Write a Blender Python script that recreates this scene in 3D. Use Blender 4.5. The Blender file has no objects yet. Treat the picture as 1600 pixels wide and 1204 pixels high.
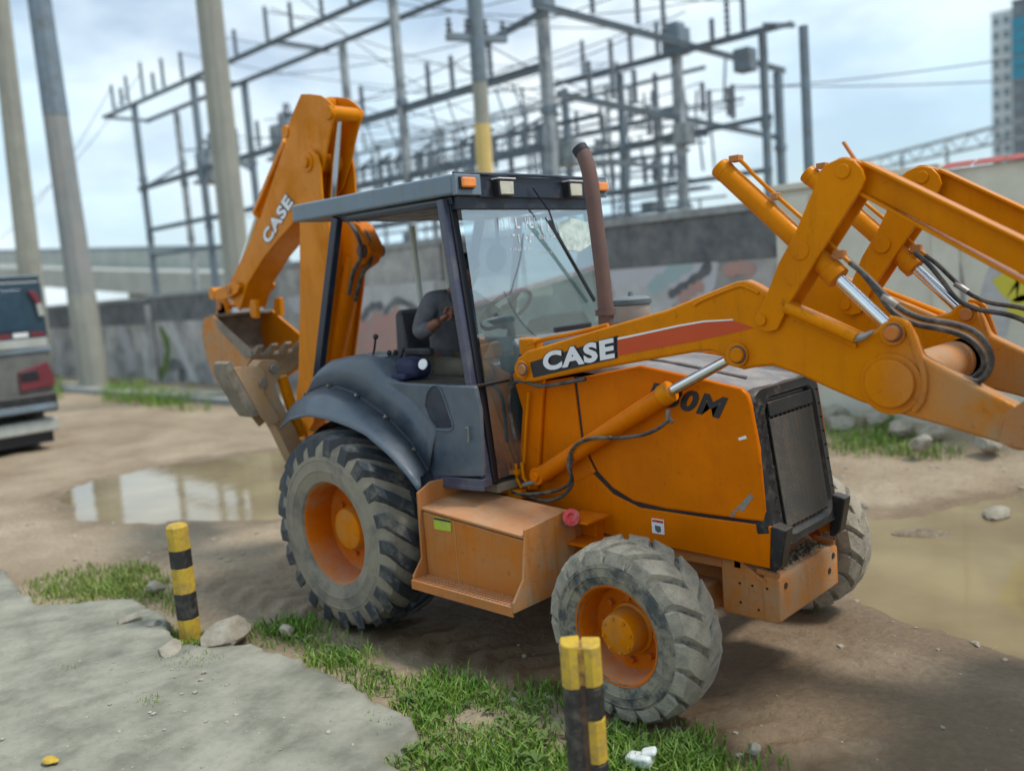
import bpy, bmesh, math, random
import numpy as np
from mathutils import Vector, Matrix, noise as mnoise

random.seed(7)
rng = np.random.default_rng(11)
PI = math.pi
SC = bpy.context.scene
COL = SC.collection

# ------------------------------------------------------------------ camera, sky, sun, exposure
# X runs along the road (the machine's forward direction), Y to the machine's left, Z up; metres.
cam_data = bpy.data.cameras.new('camera')
cam = bpy.data.objects.new('camera', cam_data)
COL.objects.link(cam)
c_fwd = Vector((-0.69171814, 0.71226875, -0.11916053))
c_right = Vector((0.72162526, 0.68811783, -0.07583433))
c_up = Vector((-0.02798206, 0.13844523, 0.98997471))
cam.matrix_world = Matrix(((c_right.x, c_up.x, -c_fwd.x, 4.7227), (c_right.y, c_up.y, -c_fwd.y, -4.2117),
                           (c_right.z, c_up.z, -c_fwd.z, 2.1758), (0, 0, 0, 1)))
cam_data.sensor_fit = 'HORIZONTAL'
cam_data.sensor_width = 36.0
cam_data.lens = 1398.7 / 1600 * 36
cam_data.clip_start = 0.05
cam_data.clip_end = 3000
cam_data.dof.use_dof = True
cam_data.dof.focus_distance = 4.6
cam_data.dof.aperture_fstop = 0.84
SC.camera = cam

SUN_EL, SUN_AZ = math.radians(60), math.radians(30)      # azimuth measured from +X towards +Y
world = bpy.data.worlds.new('World')
SC.world = world
world.use_nodes = True
wn, wl = world.node_tree.nodes, world.node_tree.links
wn.clear()
w_out = wn.new('ShaderNodeOutputWorld')
sky = wn.new('ShaderNodeTexSky')
sky.sky_type = 'NISHITA'
sky.sun_disc = False
sky.sun_elevation = SUN_EL
sky.sun_rotation = math.radians(90) - SUN_AZ
sky.air_density = 1.0
sky.dust_density = 1.0
bg_sky = wn.new('ShaderNodeBackground'); bg_sky.inputs['Strength'].default_value = 0.12
wl.new(sky.outputs[0], bg_sky.inputs['Color'])
bg_cl = wn.new('ShaderNodeBackground'); bg_cl.inputs['Strength'].default_value = 1.0
tc = wn.new('ShaderNodeTexCoord')
mp = wn.new('ShaderNodeMapping'); mp.inputs['Scale'].default_value = (1, 1, 2.2); mp.inputs['Location'].default_value = (0.35, 0.1, 0.0)
wl.new(tc.outputs['Generated'], mp.inputs['Vector'])
nz = wn.new('ShaderNodeTexNoise'); nz.inputs['Scale'].default_value = 2.7; nz.inputs['Detail'].default_value = 7; nz.inputs['Roughness'].default_value = 0.55
wl.new(mp.outputs[0], nz.inputs['Vector'])
rp = wn.new('ShaderNodeValToRGB')
rp.color_ramp.elements[0].position = 0.40; rp.color_ramp.elements[0].color = (0.36, 0.36, 0.36, 1)
rp.color_ramp.elements[1].position = 0.56; rp.color_ramp.elements[1].color = (1, 1, 1, 1)
wl.new(nz.outputs[0], rp.inputs[0])
nz2 = wn.new('ShaderNodeTexNoise'); nz2.inputs['Scale'].default_value = 2.1; nz2.inputs['Detail'].default_value = 5
wl.new(mp.outputs[0], nz2.inputs['Vector'])
rp2 = wn.new('ShaderNodeValToRGB')
rp2.color_ramp.elements[0].position = 0.35; rp2.color_ramp.elements[0].color = (0.50, 0.73, 0.90, 1)
rp2.color_ramp.elements[1].position = 0.66; rp2.color_ramp.elements[1].color = (0.88, 0.97, 1.0, 1)
wl.new(nz2.outputs[0], rp2.inputs[0])
wl.new(rp2.outputs[0], bg_cl.inputs['Color'])
mx = wn.new('ShaderNodeMixShader')
wl.new(rp.outputs[0], mx.inputs[0]); wl.new(bg_sky.outputs[0], mx.inputs[1]); wl.new(bg_cl.outputs[0], mx.inputs[2])
wl.new(mx.outputs[0], w_out.inputs[0])

sun_d = bpy.data.lights.new('sun', 'SUN')
sun_d.energy = 2.4
sun_d.angle = math.radians(11)
sun_d.color = (1.0, 0.95, 0.87)
sun = bpy.data.objects.new('sun', sun_d)
COL.objects.link(sun)
sd = Vector((math.cos(SUN_EL) * math.cos(SUN_AZ), math.cos(SUN_EL) * math.sin(SUN_AZ), math.sin(SUN_EL)))
sun.rotation_euler = (-sd).to_track_quat('-Z', 'Y').to_euler()
sun.location = (0, 0, 30)

SC.view_settings.view_transform = 'Standard'
SC.view_settings.look = 'None'
SC.view_settings.gamma = 1
SC.view_settings.exposure = 0.30
SC.view_settings.use_curve_mapping = False

# ------------------------------------------------------------------ helpers
class MB:
    """collects geometry for ONE mesh object"""
    def __init__(s):
        s.v, s.f, s.m = [], [], []
    def add(s, vs, fs, mi=0):
        o = len(s.v)
        s.v += [tuple(p) for p in vs]
        for f in fs:
            s.f.append(tuple(i + o for i in f)); s.m.append(mi)
        return s
    def box(s, c, size, axes=None, mi=0):
        c = Vector(c); a = [Vector(x).normalized() for x in axes] if axes else [Vector((1, 0, 0)), Vector((0, 1, 0)), Vector((0, 0, 1))]
        h = [a[i] * size[i] / 2 for i in range(3)]
        vs = [c + h[0] * i + h[1] * j + h[2] * k for i in (-1, 1) for j in (-1, 1) for k in (-1, 1)]
        return s.add(vs, [(0, 1, 3, 2), (4, 6, 7, 5), (0, 4, 5, 1), (2, 3, 7, 6), (0, 2, 6, 4), (1, 5, 7, 3)], mi)
    def span(s, a, b, mi=0):
        a, b = Vector(a), Vector(b)
        return s.box((a + b) / 2, [abs(x) for x in (b - a)], None, mi)
    def bar(s, a, b, w, h, up=(0, 0, 1), mi=0):
        a, b = Vector(a), Vector(b); d = (b - a); L = d.length; d.normalize()
        up = Vector(up); sd_ = d.cross(up)
        if sd_.length < 1e-4: sd_ = d.cross(Vector((1, 0, 0)))
        sd_.normalize(); u = sd_.cross(d)
        return s.box((a + b) / 2, (L, w, h), (d, sd_, u), mi)
    def prism(s, poly, vec, mi=0):
        n = len(poly); vec = Vector(vec)
        vs = [Vector(p) for p in poly] + [Vector(p) + vec for p in poly]
        fs = [tuple(range(n)), tuple(range(2 * n - 1, n - 1, -1))] + [(i, i + n, (i + 1) % n + n, (i + 1) % n) for i in range(n)]
        return s.add(vs, fs, mi)
    def plate(s, poly, y0, y1, mi=0):
        return s.prism([(p[0], y0, p[1]) for p in poly], (0, y1 - y0, 0), mi)
    def platex(s, poly, x0, x1, mi=0):
        return s.prism([(x0, p[0], p[1]) for p in poly], (x1 - x0, 0, 0), mi)
    def tube(s, pts, r, seg=12, caps=True, mi=0):
        pts = [Vector(p) for p in pts]; n = len(pts)
        rs = r if isinstance(r, (list, tuple)) else [r] * n
        t0 = (pts[1] - pts[0]).normalized()
        u = t0.cross(Vector((0, 0, 1)))
        if u.length < 1e-3: u = t0.cross(Vector((1, 0, 0)))
        u.normalize(); vs = []
        for i in range(n):
            if i == 0: t = t0
            elif i == n - 1: t = (pts[-1] - pts[-2]).normalized()
            else:
                t = (pts[i + 1] - pts[i]).normalized() + (pts[i] - pts[i - 1]).normalized()
                t = t.normalized() if t.length > 1e-6 else t0
            u = (u - t * u.dot(t)).normalized(); w = t.cross(u)
            for k in range(seg):
                a = 2 * PI * k / seg
                vs.append(pts[i] + (u * math.cos(a) + w * math.sin(a)) * rs[i])
        fs = [(i * seg + k, i * seg + (k + 1) % seg, (i + 1) * seg + (k + 1) % seg, (i + 1) * seg + k) for i in range(n - 1) for k in range(seg)]
        if caps: fs += [tuple(range(seg - 1, -1, -1)), tuple((n - 1) * seg + k for k in range(seg))]
        return s.add(vs, fs, mi)
    def cyl(s, a, b, r, seg=24, mi=0): return s.tube([a, b], r, seg, True, mi)
    def lathe(s, prof, o, axis, seg=32, mi=0):
        """prof: (distance along axis, radius)"""
        o, ax = Vector(o), Vector(axis).normalized()
        u = ax.cross(Vector((0, 0, 1)))
        if u.length < 1e-3: u = Vector((1, 0, 0))
        u.normalize(); w = ax.cross(u); vs = []
        for (d, r) in prof:
            for k in range(seg):
                a = 2 * PI * k / seg
                vs.append(o + ax * d + (u * math.cos(a) + w * math.sin(a)) * max(r, 1e-4))
        n = len(prof)
        fs = [(i * seg + k, i * seg + (k + 1) % seg, (i + 1) * seg + (k + 1) % seg, (i + 1) * seg + k) for i in range(n - 1) for k in range(seg)]
        return s.add(vs, fs, mi)
    def loft(s, curves, mi=0, close=False):
        n = len(curves[0]); vs = [p for c in curves for p in c]; m = len(curves)
        fs = [(i * n + k, i * n + k + 1, (i + 1) * n + k + 1, (i + 1) * n + k) for i in range(m - 1) for k in range(n - 1)]
        if close: fs += [(i * n + n - 1, i * n, (i + 1) * n, (i + 1) * n + n - 1) for i in range(m - 1)]
        return s.add(vs, fs, mi)
    def ball(s, c, r, seg=12, rings=8, sc=(1, 1, 1), mi=0):
        vs, fs = [], []
        for i in range(rings + 1):
            th = PI * i / rings
            for k in range(seg):
                a = 2 * PI * k / seg
                vs.append((c[0] + r * sc[0] * math.sin(th) * math.cos(a), c[1] + r * sc[1] * math.sin(th) * math.sin(a), c[2] + r * sc[2] * math.cos(th)))
        for i in range(rings):
            for k in range(seg):
                fs.append((i * seg + k, (i + 1) * seg + k, (i + 1) * seg + (k + 1) % seg, i * seg + (k + 1) % seg))
        return s.add(vs, fs, mi)
    def mirror(s):
        s.v = [(x, -y, z) for x, y, z in s.v]; s.f = [f[::-1] for f in s.f]; return s

def resample(poly, n):
    P = [Vector(p) for p in poly]; d = [0.0]
    for i in range(1, len(P)): d.append(d[-1] + (P[i] - P[i - 1]).length)
    out = []
    for k in range(n):
        t = d[-1] * k / (n - 1); i = 1
        while i < len(P) - 1 and d[i] < t: i += 1
        f = (t - d[i - 1]) / max(d[i] - d[i - 1], 1e-9)
        out.append(P[i - 1].lerp(P[i], min(max(f, 0), 1)))
    return out
def curve(poly, n=24):
    """Catmull-Rom through points, resampled"""
    P = [Vector(p) for p in poly]; P = [P[0] * 2 - P[1]] + P + [P[-1] * 2 - P[-2]]; out = []
    for i in range(1, len(P) - 2):
        for k in range(8):
            t = k / 8; a, b, c, d = P[i - 1], P[i], P[i + 1], P[i + 2]
            out.append(0.5 * ((2 * b) + (c - a) * t + (2 * a - 5 * b + 4 * c - d) * t * t + (3 * b - a - 3 * c + d) * t ** 3))
    out.append(P[-2]); return resample(out, n)

SMALL = {'wheel_nuts', 'grille_wires', 'grille_bolts', 'bolt_holes', 'mud_clods', 'tread_studs', 'windshield_sticker', 'glass_cracks', 'face', 'tyre', 'lens_ribs', 'diagonal', 'wrapper', 'paper_cup'}
def pieces(mb):
    """split a builder into its far-apart pieces, so that each becomes an object of its own"""
    par = list(range(len(mb.v)))
    def find(a):
        while par[a] != a: par[a] = par[par[a]]; a = par[a]
        return a
    for f in mb.f:
        for q in f[1:]: par[find(q)] = find(f[0])
    isl = {}
    for i in range(len(mb.v)): isl.setdefault(find(i), []).append(i)
    keys = list(isl)
    if len(keys) == 1 or len(keys) > 24: return [mb]
    bx = []
    for k in keys:
        P = np.array([mb.v[i] for i in isl[k]]); bx.append((P.min(0), P.max(0)))
    g = list(range(len(keys)))
    def fg(a):
        while g[a] != a: a = g[a]
        return a
    for i in range(len(keys)):
        for j in range(i):
            gap = np.linalg.norm(np.maximum(0, np.maximum(bx[i][0] - bx[j][1], bx[j][0] - bx[i][1])))
            if gap < max(.02, .25 * max((bx[i][1] - bx[i][0]).max(), (bx[j][1] - bx[j][0]).max())) and gap < .05: g[fg(i)] = fg(j)
    cl = {}
    for i, k in enumerate(keys): cl.setdefault(fg(i), set()).add(k)
    if len(cl) == 1: return [mb]
    out = []
    for ks in cl.values():
        o = MB(); mp_ = {}
        for f, m_ in zip(mb.f, mb.m):
            if find(f[0]) in ks:
                for i in f:
                    if i not in mp_: mp_[i] = len(o.v); o.v.append(mb.v[i])
                o.f.append(tuple(mp_[i] for i in f)); o.m.append(m_)
        out.append(o)
    return out
def obj(name, mb, mat, parent=None, bevel=0, angle=35, label=None, seg=2):
    if name not in SMALL:
        pc = pieces(mb)
        if len(pc) > 1:
            rs = [obj1(name, q, mat, parent, bevel, angle, label, seg) for q in pc]
            return rs[0]
    return obj1(name, mb, mat, parent, bevel, angle, label, seg)
def obj1(name, mb, mat, parent=None, bevel=0, angle=35, label=None, seg=2):
    me = bpy.data.meshes.new(name)
    me.from_pydata(mb.v, [], mb.f)
    for m in (mat if isinstance(mat, (list, tuple)) else [mat]): me.materials.append(m)
    if any(mb.m): me.polygons.foreach_set('material_index', mb.m)
    bm = bmesh.new(); bm.from_mesh(me)
    bmesh.ops.remove_doubles(bm, verts=bm.verts, dist=0.00005)
    bmesh.ops.recalc_face_normals(bm, faces=bm.faces)
    bm.to_mesh(me); bm.free()
    me.polygons.foreach_set('use_smooth', [True] * len(me.polygons))
    me.set_sharp_from_angle(angle=math.radians(angle))
    o = bpy.data.objects.new(name, me); COL.objects.link(o)
    if parent: o.parent = parent
    if bevel:
        b = o.modifiers.new('bevel', 'BEVEL'); b.width = bevel; b.segments = seg; b.limit_method = 'ANGLE'; b.angle_limit = math.radians(40)
        b.harden_normals = True
    if label: o['label'] = label
    return o
def tag(o, label=None, cat=None, group=None, kind=None):
    if label: o['label'] = label
    if cat: o['category'] = cat
    if group: o['group'] = group
    if kind: o['kind'] = kind
    return o
def thing(name, label, cat, loc=(0, 0, 0), rotz=0, group=None):
    o = bpy.data.objects.new(name, None); COL.objects.link(o)
    o.location = loc; o.rotation_euler = (0, 0, rotz); o.empty_display_size = 0.2
    return tag(o, label, cat, group)
def dup(root, loc, rotz=0, label=None):
    def cp(o, par):
        c = o.copy(); COL.objects.link(c)
        if par: c.parent = par
        for ch in list(o.children): cp(ch, c)
        return c
    r = cp(root, None); r.location = loc; r.rotation_euler = (0, 0, rotz)
    if label: r['label'] = label
    return r

def letters(name, text, bl, br, tl, mat, parent, depth=0.002, lift=0.001, bold=0.0, nrm=(0, -1, 0), shear=0.0, pad=0.0):
    cu = bpy.data.curves.new('lettering', 'FONT'); cu.body = text; cu.size = 1; cu.offset = bold; cu.extrude = 0.5; cu.shear = shear
    cu.resolution_u = 4; cu.space_character = 1.12
    t = bpy.data.objects.new('lettering', cu); COL.objects.link(t)
    dg = bpy.context.evaluated_depsgraph_get(); dg.update()
    me = bpy.data.meshes.new_from_object(t.evaluated_get(dg))
    bpy.data.objects.remove(t)
    co = np.array([v.co[:] for v in me.vertices]); lo, hi = co.min(0), co.max(0)
    bl, br, tl, nv = Vector(bl), Vector(br), Vector(tl), Vector(nrm)
    ex, ey = br - bl, tl - bl
    for v in me.vertices:
        a = (v.co.x - lo[0]) / (hi[0] - lo[0]) * (1 + 2 * pad) - pad; b = (v.co.y - lo[1]) / (hi[1] - lo[1]) * (1 + 3 * pad) - 1.5 * pad
        v.co = bl + ex * a + ey * b + nv * (lift + depth * (0.5 + v.co.z))
    me.materials.clear(); me.materials.append(mat)
    o = bpy.data.objects.new(name, me); COL.objects.link(o)
    if parent: o.parent = parent
    return o

# ------------------------------------------------------------------ materials
def M(name, base, rough=0.5, metal=0.0, dirt=None, amt=0.3, dscale=6.0, soft=0.12, mott=0.12, mscale=2.5, bump=0.0, bscale=40.0,
      dust=0.0, dustcol=(0.36, 0.28, 0.2), coat=0.0, spec=0.5, streak=False, grime=0.0, grimecol=(0.10, 0.04, 0.012), scratchcol=(0.62, 0.36, 0.12), tint=None, clay=None):
    m = bpy.data.materials.new(name); m.use_nodes = True
    n, l = m.node_tree.nodes, m.node_tree.links
    p = n['Principled BSDF']
    p.inputs['Metallic'].default_value = metal
    p.inputs['Coat Weight'].default_value = coat
    p.inputs['Specular IOR Level'].default_value = spec
    if tint: p.inputs['Specular Tint'].default_value = (*tint, 1)
    t = n.new('ShaderNodeTexCoord')
    def nz(scale, detail=6, rough_=0.6, vec=None):
        x = n.new('ShaderNodeTexNoise'); x.inputs['Scale'].default_value = scale; x.inputs['Detail'].default_value = detail; x.inputs['Roughness'].default_value = rough_
        l.new(vec or t.outputs['Object'], x.inputs['Vector']); return x.outputs[0]
    def rng_(src, a, b, c, d):
        x = n.new('ShaderNodeMapRange'); x.inputs['From Min'].default_value = a; x.inputs['From Max'].default_value = b
        x.inputs['To Min'].default_value = c; x.inputs['To Max'].default_value = d; l.new(src, x.inputs['Value']); return x.outputs[0]
    def mix(f, a, b):
        x = n.new('ShaderNodeMix'); x.data_type = 'RGBA'
        if isinstance(f, float): x.inputs[0].default_value = f
        else: l.new(f, x.inputs[0])
        for i, c in ((6, a), (7, b)):
            if isinstance(c, tuple): x.inputs[i].default_value = (*c, 1)
            else: l.new(c, x.inputs[i])
        return x.outputs[2]
    def math_(op, a, b):
        x = n.new('ShaderNodeMath'); x.operation = op; x.use_clamp = True
        for i, c in ((0, a), (1, b)):
            if isinstance(c, (int, float)): x.inputs[i].default_value = c
            else: l.new(c, x.inputs[i])
        return x.outputs[0]
    col = mix(rng_(nz(mscale), 0.3, 0.7, 0, 1), tuple(c * (1 - mott) for c in base), tuple(min(1, c * (1 + mott)) for c in base))
    rgh = rough
    if dirt:
        vec = None
        if streak:
            mpn = n.new('ShaderNodeMapping'); mpn.inputs['Scale'].default_value = (1, 1, 0.15); l.new(t.outputs['Object'], mpn.inputs['Vector']); vec = mpn.outputs[0]
        d = rng_(nz(dscale, 9, 0.7, vec), 0.5 + (0.5 - amt) * 0.5 - soft, 0.5 + (0.5 - amt) * 0.5 + soft, 0, 1)
        col = mix(d, col, dirt)
        rgh = rng_(d, 0, 1, rough, 0.9)
    if grime > 0:
        def sv(sx, sy, sz_, rot=0.0):
            q = n.new('ShaderNodeMapping'); q.inputs['Scale'].default_value = (sx, sy, sz_); q.inputs['Rotation'].default_value = (0, rot, 0.3 * rot); l.new(t.outputs['Object'], q.inputs['Vector']); return q.outputs[0]
        patch = rng_(nz(1.7, 4), 0.42, 0.62, 0.15, 1)
        col = mix(math_('MULTIPLY', rng_(nz(24, 12, 0.78), 0.575, 0.63, 0, grime), patch), col, grimecol)            # spots of rust and grease
        col = mix(rng_(nz(1, 8, 0.7, sv(16, 16, 1.3)), 0.53, 0.72, 0, grime * 0.8), col, tuple(c * .55 + g * .45 for c, g in zip(base, grimecol)))   # run-off streaks
        col = mix(rng_(nz(1, 5, 0.6, sv(3, 3, 130, 0.6)), 0.68, 0.73, 0, grime * 0.5), col, scratchcol)          # scuffs
        col = mix(rng_(nz(1, 5, 0.6, sv(110, 3, 4, 0.25)), 0.70, 0.74, 0, grime * 0.4), col, scratchcol)
    if clay:
        sp_ = n.new('ShaderNodeSeparateXYZ'); l.new(t.outputs['Object'], sp_.inputs[0])
        f_ = math_('MULTIPLY', rng_(sp_.outputs[0], 3.25, 3.75, 0, 1), rng_(sp_.outputs[2], 2.0, 1.7, 0, 1))
        f_ = math_('MULTIPLY', f_, rng_(nz(5, 8, 0.7), 0.32, 0.55, 0.1, 0.95))
        col = mix(f_, col, clay)
    if dust > 0:
        g = n.new('ShaderNodeNewGeometry'); s = n.new('ShaderNodeSeparateXYZ'); l.new(g.outputs['Normal'], s.inputs[0])
        up = rng_(s.outputs[2], 0.25, 0.95, 0, dust)
        d2 = math_('MULTIPLY', up, rng_(nz(9, 8, 0.7), 0.3, 0.62, 0.25, 1))
        col = mix(d2, col, dustcol)
    l.new(col, p.inputs['Base Color'])
    if isinstance(rgh, float): p.inputs['Roughness'].default_value = rgh
    else: l.new(rgh, p.inputs['Roughness'])
    if bump:
        b = n.new('ShaderNodeBump'); b.inputs['Strength'].default_value = bump; b.inputs['Distance'].default_value = 0.01
        l.new(nz(bscale, 8, 0.65), b.inputs['Height']); l.new(b.outputs[0], p.inputs['Normal'])
    return m

DUST = (0.30, 0.235, 0.165)
ORANGE = (0.60, 0.185, 0.0005)
m_orange = M('orange_paint', ORANGE, 0.34, dirt=(0.50, 0.15, 0.004), amt=0.3, dscale=2.0, mott=0.13, dust=0.06, dustcol=(.55,.30,.12), spec=0.5, bump=0.04, bscale=14, grime=0.55, tint=(1, .58, .10), clay=(.34,.25,.16))
m_orange_shade = M('shaded_orange_paint', (0.60, 0.145, 0.0005), 0.34, dirt=(0.50, 0.115, 0.003), amt=0.32, dscale=1.8, mott=0.13, dust=0.04, spec=0.35, bump=0.03, bscale=9, grime=0.50, tint=(1, .58, .10))  # copy of the orange paint, reddened to put side shade into the colour
m_orange_dusty = M('dusty_orange_paint', (0.50, 0.145, 0.012), 0.65, dirt=(0.36, 0.19, 0.08), amt=0.42, dscale=3, soft=0.2, mott=0.12, dust=0.6, dustcol=(0.48, 0.30, 0.19), bump=0.12, bscale=60, grime=0.60)
m_orange_muddy = M('muddy_orange_paint', (0.52, 0.17, 0.012), 0.7, dirt=(0.36, 0.24, 0.14), amt=0.46, dscale=5, soft=0.16, mott=0.12, dust=0.45, bump=0.3, bscale=50, grime=0.80)
m_slate = M('slate_blue_plastic', (0.062, 0.086, 0.118), 0.30, dirt=(0.13, 0.14, 0.15), amt=0.35, dscale=5, soft=0.2, mott=0.1, dust=0.18, dustcol=(0.22, 0.22, 0.22), coat=0.15, bump=0.03, bscale=30, grime=0.40, grimecol=(.05,.045,.04), scratchcol=(.33,.34,.35))
m_slate_roof = M('roof_paint', (0.15, 0.20, 0.25), 0.45, mott=0.05, dirt=(0.2, 0.22, 0.23), amt=0.25, dust=0.2, dustcol=(0.4, 0.4, 0.4), grime=0.35, grimecol=(.05,.045,.04), scratchcol=(.33,.34,.35))
m_navy = M('navy_black_metal', (0.012, 0.018, 0.035), 0.4, dirt=(0.06, 0.06, 0.07), amt=0.25, mott=0.1)
m_pillar = M('pillar_paint', (0.055, 0.06, 0.10), 0.34, dirt=(0.12, 0.12, 0.13), amt=0.3, dscale=8, mott=0.1, coat=0.2, grime=0.40, grimecol=(.05,.045,.04), scratchcol=(.33,.34,.35))
m_black = M('black_plastic', (0.015, 0.015, 0.017), 0.45, dirt=(0.11, 0.10, 0.085), amt=0.2, dscale=14, mott=0.2, dust=0.2)
m_grille = M('dusty_grille_metal', (0.02, 0.02, 0.022), 0.6, dirt=(0.13, 0.12, 0.10), amt=0.28, dscale=12, soft=0.08, mott=0.2, bump=0.1)
m_wire = M('grille_wire', (0.13, 0.13, 0.13), 0.45, metal=0.3, dirt=(0.2, 0.17, 0.13), amt=0.4, dscale=16)
m_clay = M('clay_smeared_paint', (0.45, 0.19, 0.04), 0.85, dirt=(0.34, 0.25, 0.165), amt=0.72, dscale=3.5, soft=0.2, mott=0.15, dust=0.4, bump=0.4, bscale=45, grime=.6)
m_box = M('step_box_paint', (0.47, 0.125, 0.008), 0.6, dirt=(0.38, 0.20, 0.09), amt=0.4, dscale=2.2, soft=0.22, mott=0.12, dust=0.6, dustcol=(0.48, 0.30, 0.19), grime=.5, tint=(1, .58, .10))
m_rubber = M('tyre_side_rubber', (0.07, 0.07, 0.068), 0.85, dirt=(0.25, 0.215, 0.16), amt=0.72, dscale=6, soft=0.16, mott=0.15, bump=0.15, bscale=70)
m_tread = M('tyre_tread_rubber', (0.028, 0.033, 0.04), 0.55, dirt=(0.20, 0.18, 0.15), amt=0.26, dscale=7, soft=0.12, mott=0.15, bump=0.2, bscale=60)
m_tread_mud = M('clay_caked_tread', (0.22, 0.20, 0.16), 0.9, dirt=(0.36, 0.32, 0.25), amt=0.55, dscale=14, soft=0.12, mott=0.2, bump=1.0, bscale=38)
m_rubber_mud = M('clay_caked_sidewall', (0.06, 0.064, 0.064), 0.8, dirt=(0.26, 0.225, 0.165), amt=0.52, dscale=11, soft=0.08, mott=0.2, bump=0.35, bscale=60)
m_rim = M('rim_paint', (0.48, 0.095, 0.001), 0.5, dirt=(0.32, 0.18, 0.09), amt=0.22, dscale=4, soft=0.14, mott=0.15, dust=0.5, dustcol=(0.34, 0.28, 0.21), grime=0.60, tint=(1, .58, .10))
m_hub = M('hub_paint', (0.56, 0.165, 0.001), 0.45, dirt=(0.36, 0.2, 0.08), amt=0.3, mott=0.08, grime=0.50, tint=(1, .58, .10))
m_rubber_black = M('hose_rubber', (0.018, 0.018, 0.02), 0.5, dirt=(0.17, 0.15, 0.12), amt=0.38, dscale=12, dust=0.3)
m_chrome = M('chrome_rod', (0.72, 0.74, 0.76), 0.18, metal=1.0, mott=0.05)
m_steel = M('worn_steel', (0.32, 0.31, 0.29), 0.5, metal=0.7, dirt=(0.25, 0.17, 0.11), amt=0.35)
m_bucket_in = M('scoured_bucket_steel', (0.15, 0.125, 0.10), 0.6, metal=0.2, dirt=(0.30, 0.25, 0.19), amt=0.45, dscale=6, bump=0.3, bscale=35)
m_rust = M('rusty_exhaust_steel', (0.10, 0.06, 0.06), 0.7, dirt=(0.16, 0.085, 0.06), amt=0.5, dscale=7, soft=0.2, bump=0.1)
m_soot = M('soot', (0.012, 0.012, 0.02), 0.7)
m_red = M('red_stripe', (0.50, 0.055, 0.004), 0.35, mott=0.08)
m_redplastic = M('red_knob', (0.55, 0.03, 0.035), 0.45, dirt=(0.4, 0.25, 0.2), amt=0.25, dscale=20)
m_white = M('white_vinyl', (0.74, 0.74, 0.76), 0.45, mott=0.05, dirt=(0.55, 0.52, 0.5), amt=0.2, dscale=10)
m_ink = M('black_vinyl', (0.012, 0.012, 0.018), 0.4, mott=0.05)
m_lime = M('lime_sticker', (0.40, 0.48, 0.03), 0.5, dirt=(0.3, 0.3, 0.12), amt=0.3, dscale=20)
m_amber = M('amber_lens', (0.85, 0.24, 0.015), 0.18, coat=0.6, mott=0.08, mscale=30)
m_lens = M('headlight_lens', (0.62, 0.58, 0.46), 0.15, coat=0.8, mott=0.12, mscale=25)
m_seat = M('seat_vinyl', (0.03, 0.028, 0.038), 0.5, mott=0.2, dirt=(0.09, 0.08, 0.085), amt=0.3)
m_dash = M('dash_plastic', (0.10, 0.12, 0.13), 0.5, mott=0.1, dust=0.3, dustcol=(0.3, 0.32, 0.33))
m_floor = M('cab_floor_mat', (0.09, 0.085, 0.07), 0.8, dirt=(0.2, 0.17, 0.12), amt=0.5)
m_hoodtop = M('hood_top_paint', (0.15, 0.16, 0.19), 0.5, dirt=(0.33, 0.30, 0.27), amt=0.42, dscale=7, soft=0.15, mott=0.1, dust=0.25, dustcol=(0.38, 0.36, 0.33), bump=0.05, grime=0.50, grimecol=(.05,.045,.04), scratchcol=(.33,.34,.35))
m_mud = M('dried_mud', (0.16, 0.125, 0.085), 0.95, dirt=(0.28, 0.22, 0.15), amt=0.5, dscale=25, bump=0.8, bscale=60)
m_jacket = M('grey_jacket_cloth', (0.13, 0.125, 0.14), 0.9, mott=0.3, mscale=9, bump=1.0, bscale=13)
m_trouser = M('khaki_cloth', (0.15, 0.125, 0.09), 0.9, mott=0.15, mscale=12, bump=0.2, bscale=30)
m_skin = M('brown_skin', (0.22, 0.09, 0.05), 0.55, mott=0.1, mscale=14)
m_hair = M('black_hair', (0.012, 0.01, 0.01), 0.6)
m_blue = M('navy_cloth', (0.012, 0.015, 0.055), 0.7, mott=0.2)
m_concrete = M('weathered_concrete', (0.205, 0.202, 0.158), 0.9, dirt=(0.31, 0.30, 0.24), amt=0.46, dscale=2.2, soft=0.1, mott=0.3, mscale=4.5, bump=0.5, bscale=26, grime=.5, grimecol=(.10, .095, .065), scratchcol=(.42, .40, .33))
m_pole = M('pole_concrete', (0.36, 0.36, 0.30), 0.9, dirt=(0.23, 0.23, 0.21), amt=0.45, dscale=2, soft=0.2, mott=0.12, streak=True)
m_pole_d = M('dark_pole_concrete', (0.22, 0.25, 0.26), 0.9, dirt=(0.34, 0.30, 0.26), amt=0.4, dscale=2, soft=0.2, mott=0.12, streak=True)
m_steelblue = M('hazed_galvanised_steel', (0.175, 0.23, 0.28), 0.6, metal=0.2, dirt=(0.17, 0.19, 0.2), amt=0.4, dscale=3, mott=0.15)  # steel colour lightened to stand in for distance haze
m_steelpale = M('pale_galvanised_steel', (0.34, 0.38, 0.40), 0.6, metal=0.1, dirt=(0.16, 0.18, 0.2), amt=0.4, dscale=3, mott=0.15)
m_porcelain = M('insulator_porcelain', (0.16, 0.19, 0.23), 0.3, mott=0.15)
m_wall = M('weathered_block_wall', (0.46, 0.44, 0.42), 0.95, dirt=(0.19, 0.19, 0.19), amt=0.48, dscale=1.1, soft=0.14, mott=0.2, mscale=1.2, bump=0.3, bscale=18)
m_wall_band = M('algae_black_concrete', (0.085, 0.095, 0.105), 0.9, dirt=(0.20, 0.20, 0.20), amt=0.45, dscale=2.2, soft=0.15, mott=0.2)
m_wall_cap = M('pale_wall_coping', (0.30, 0.32, 0.32), 0.9, dirt=(0.2, 0.2, 0.2), amt=0.4, mott=0.1)
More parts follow.
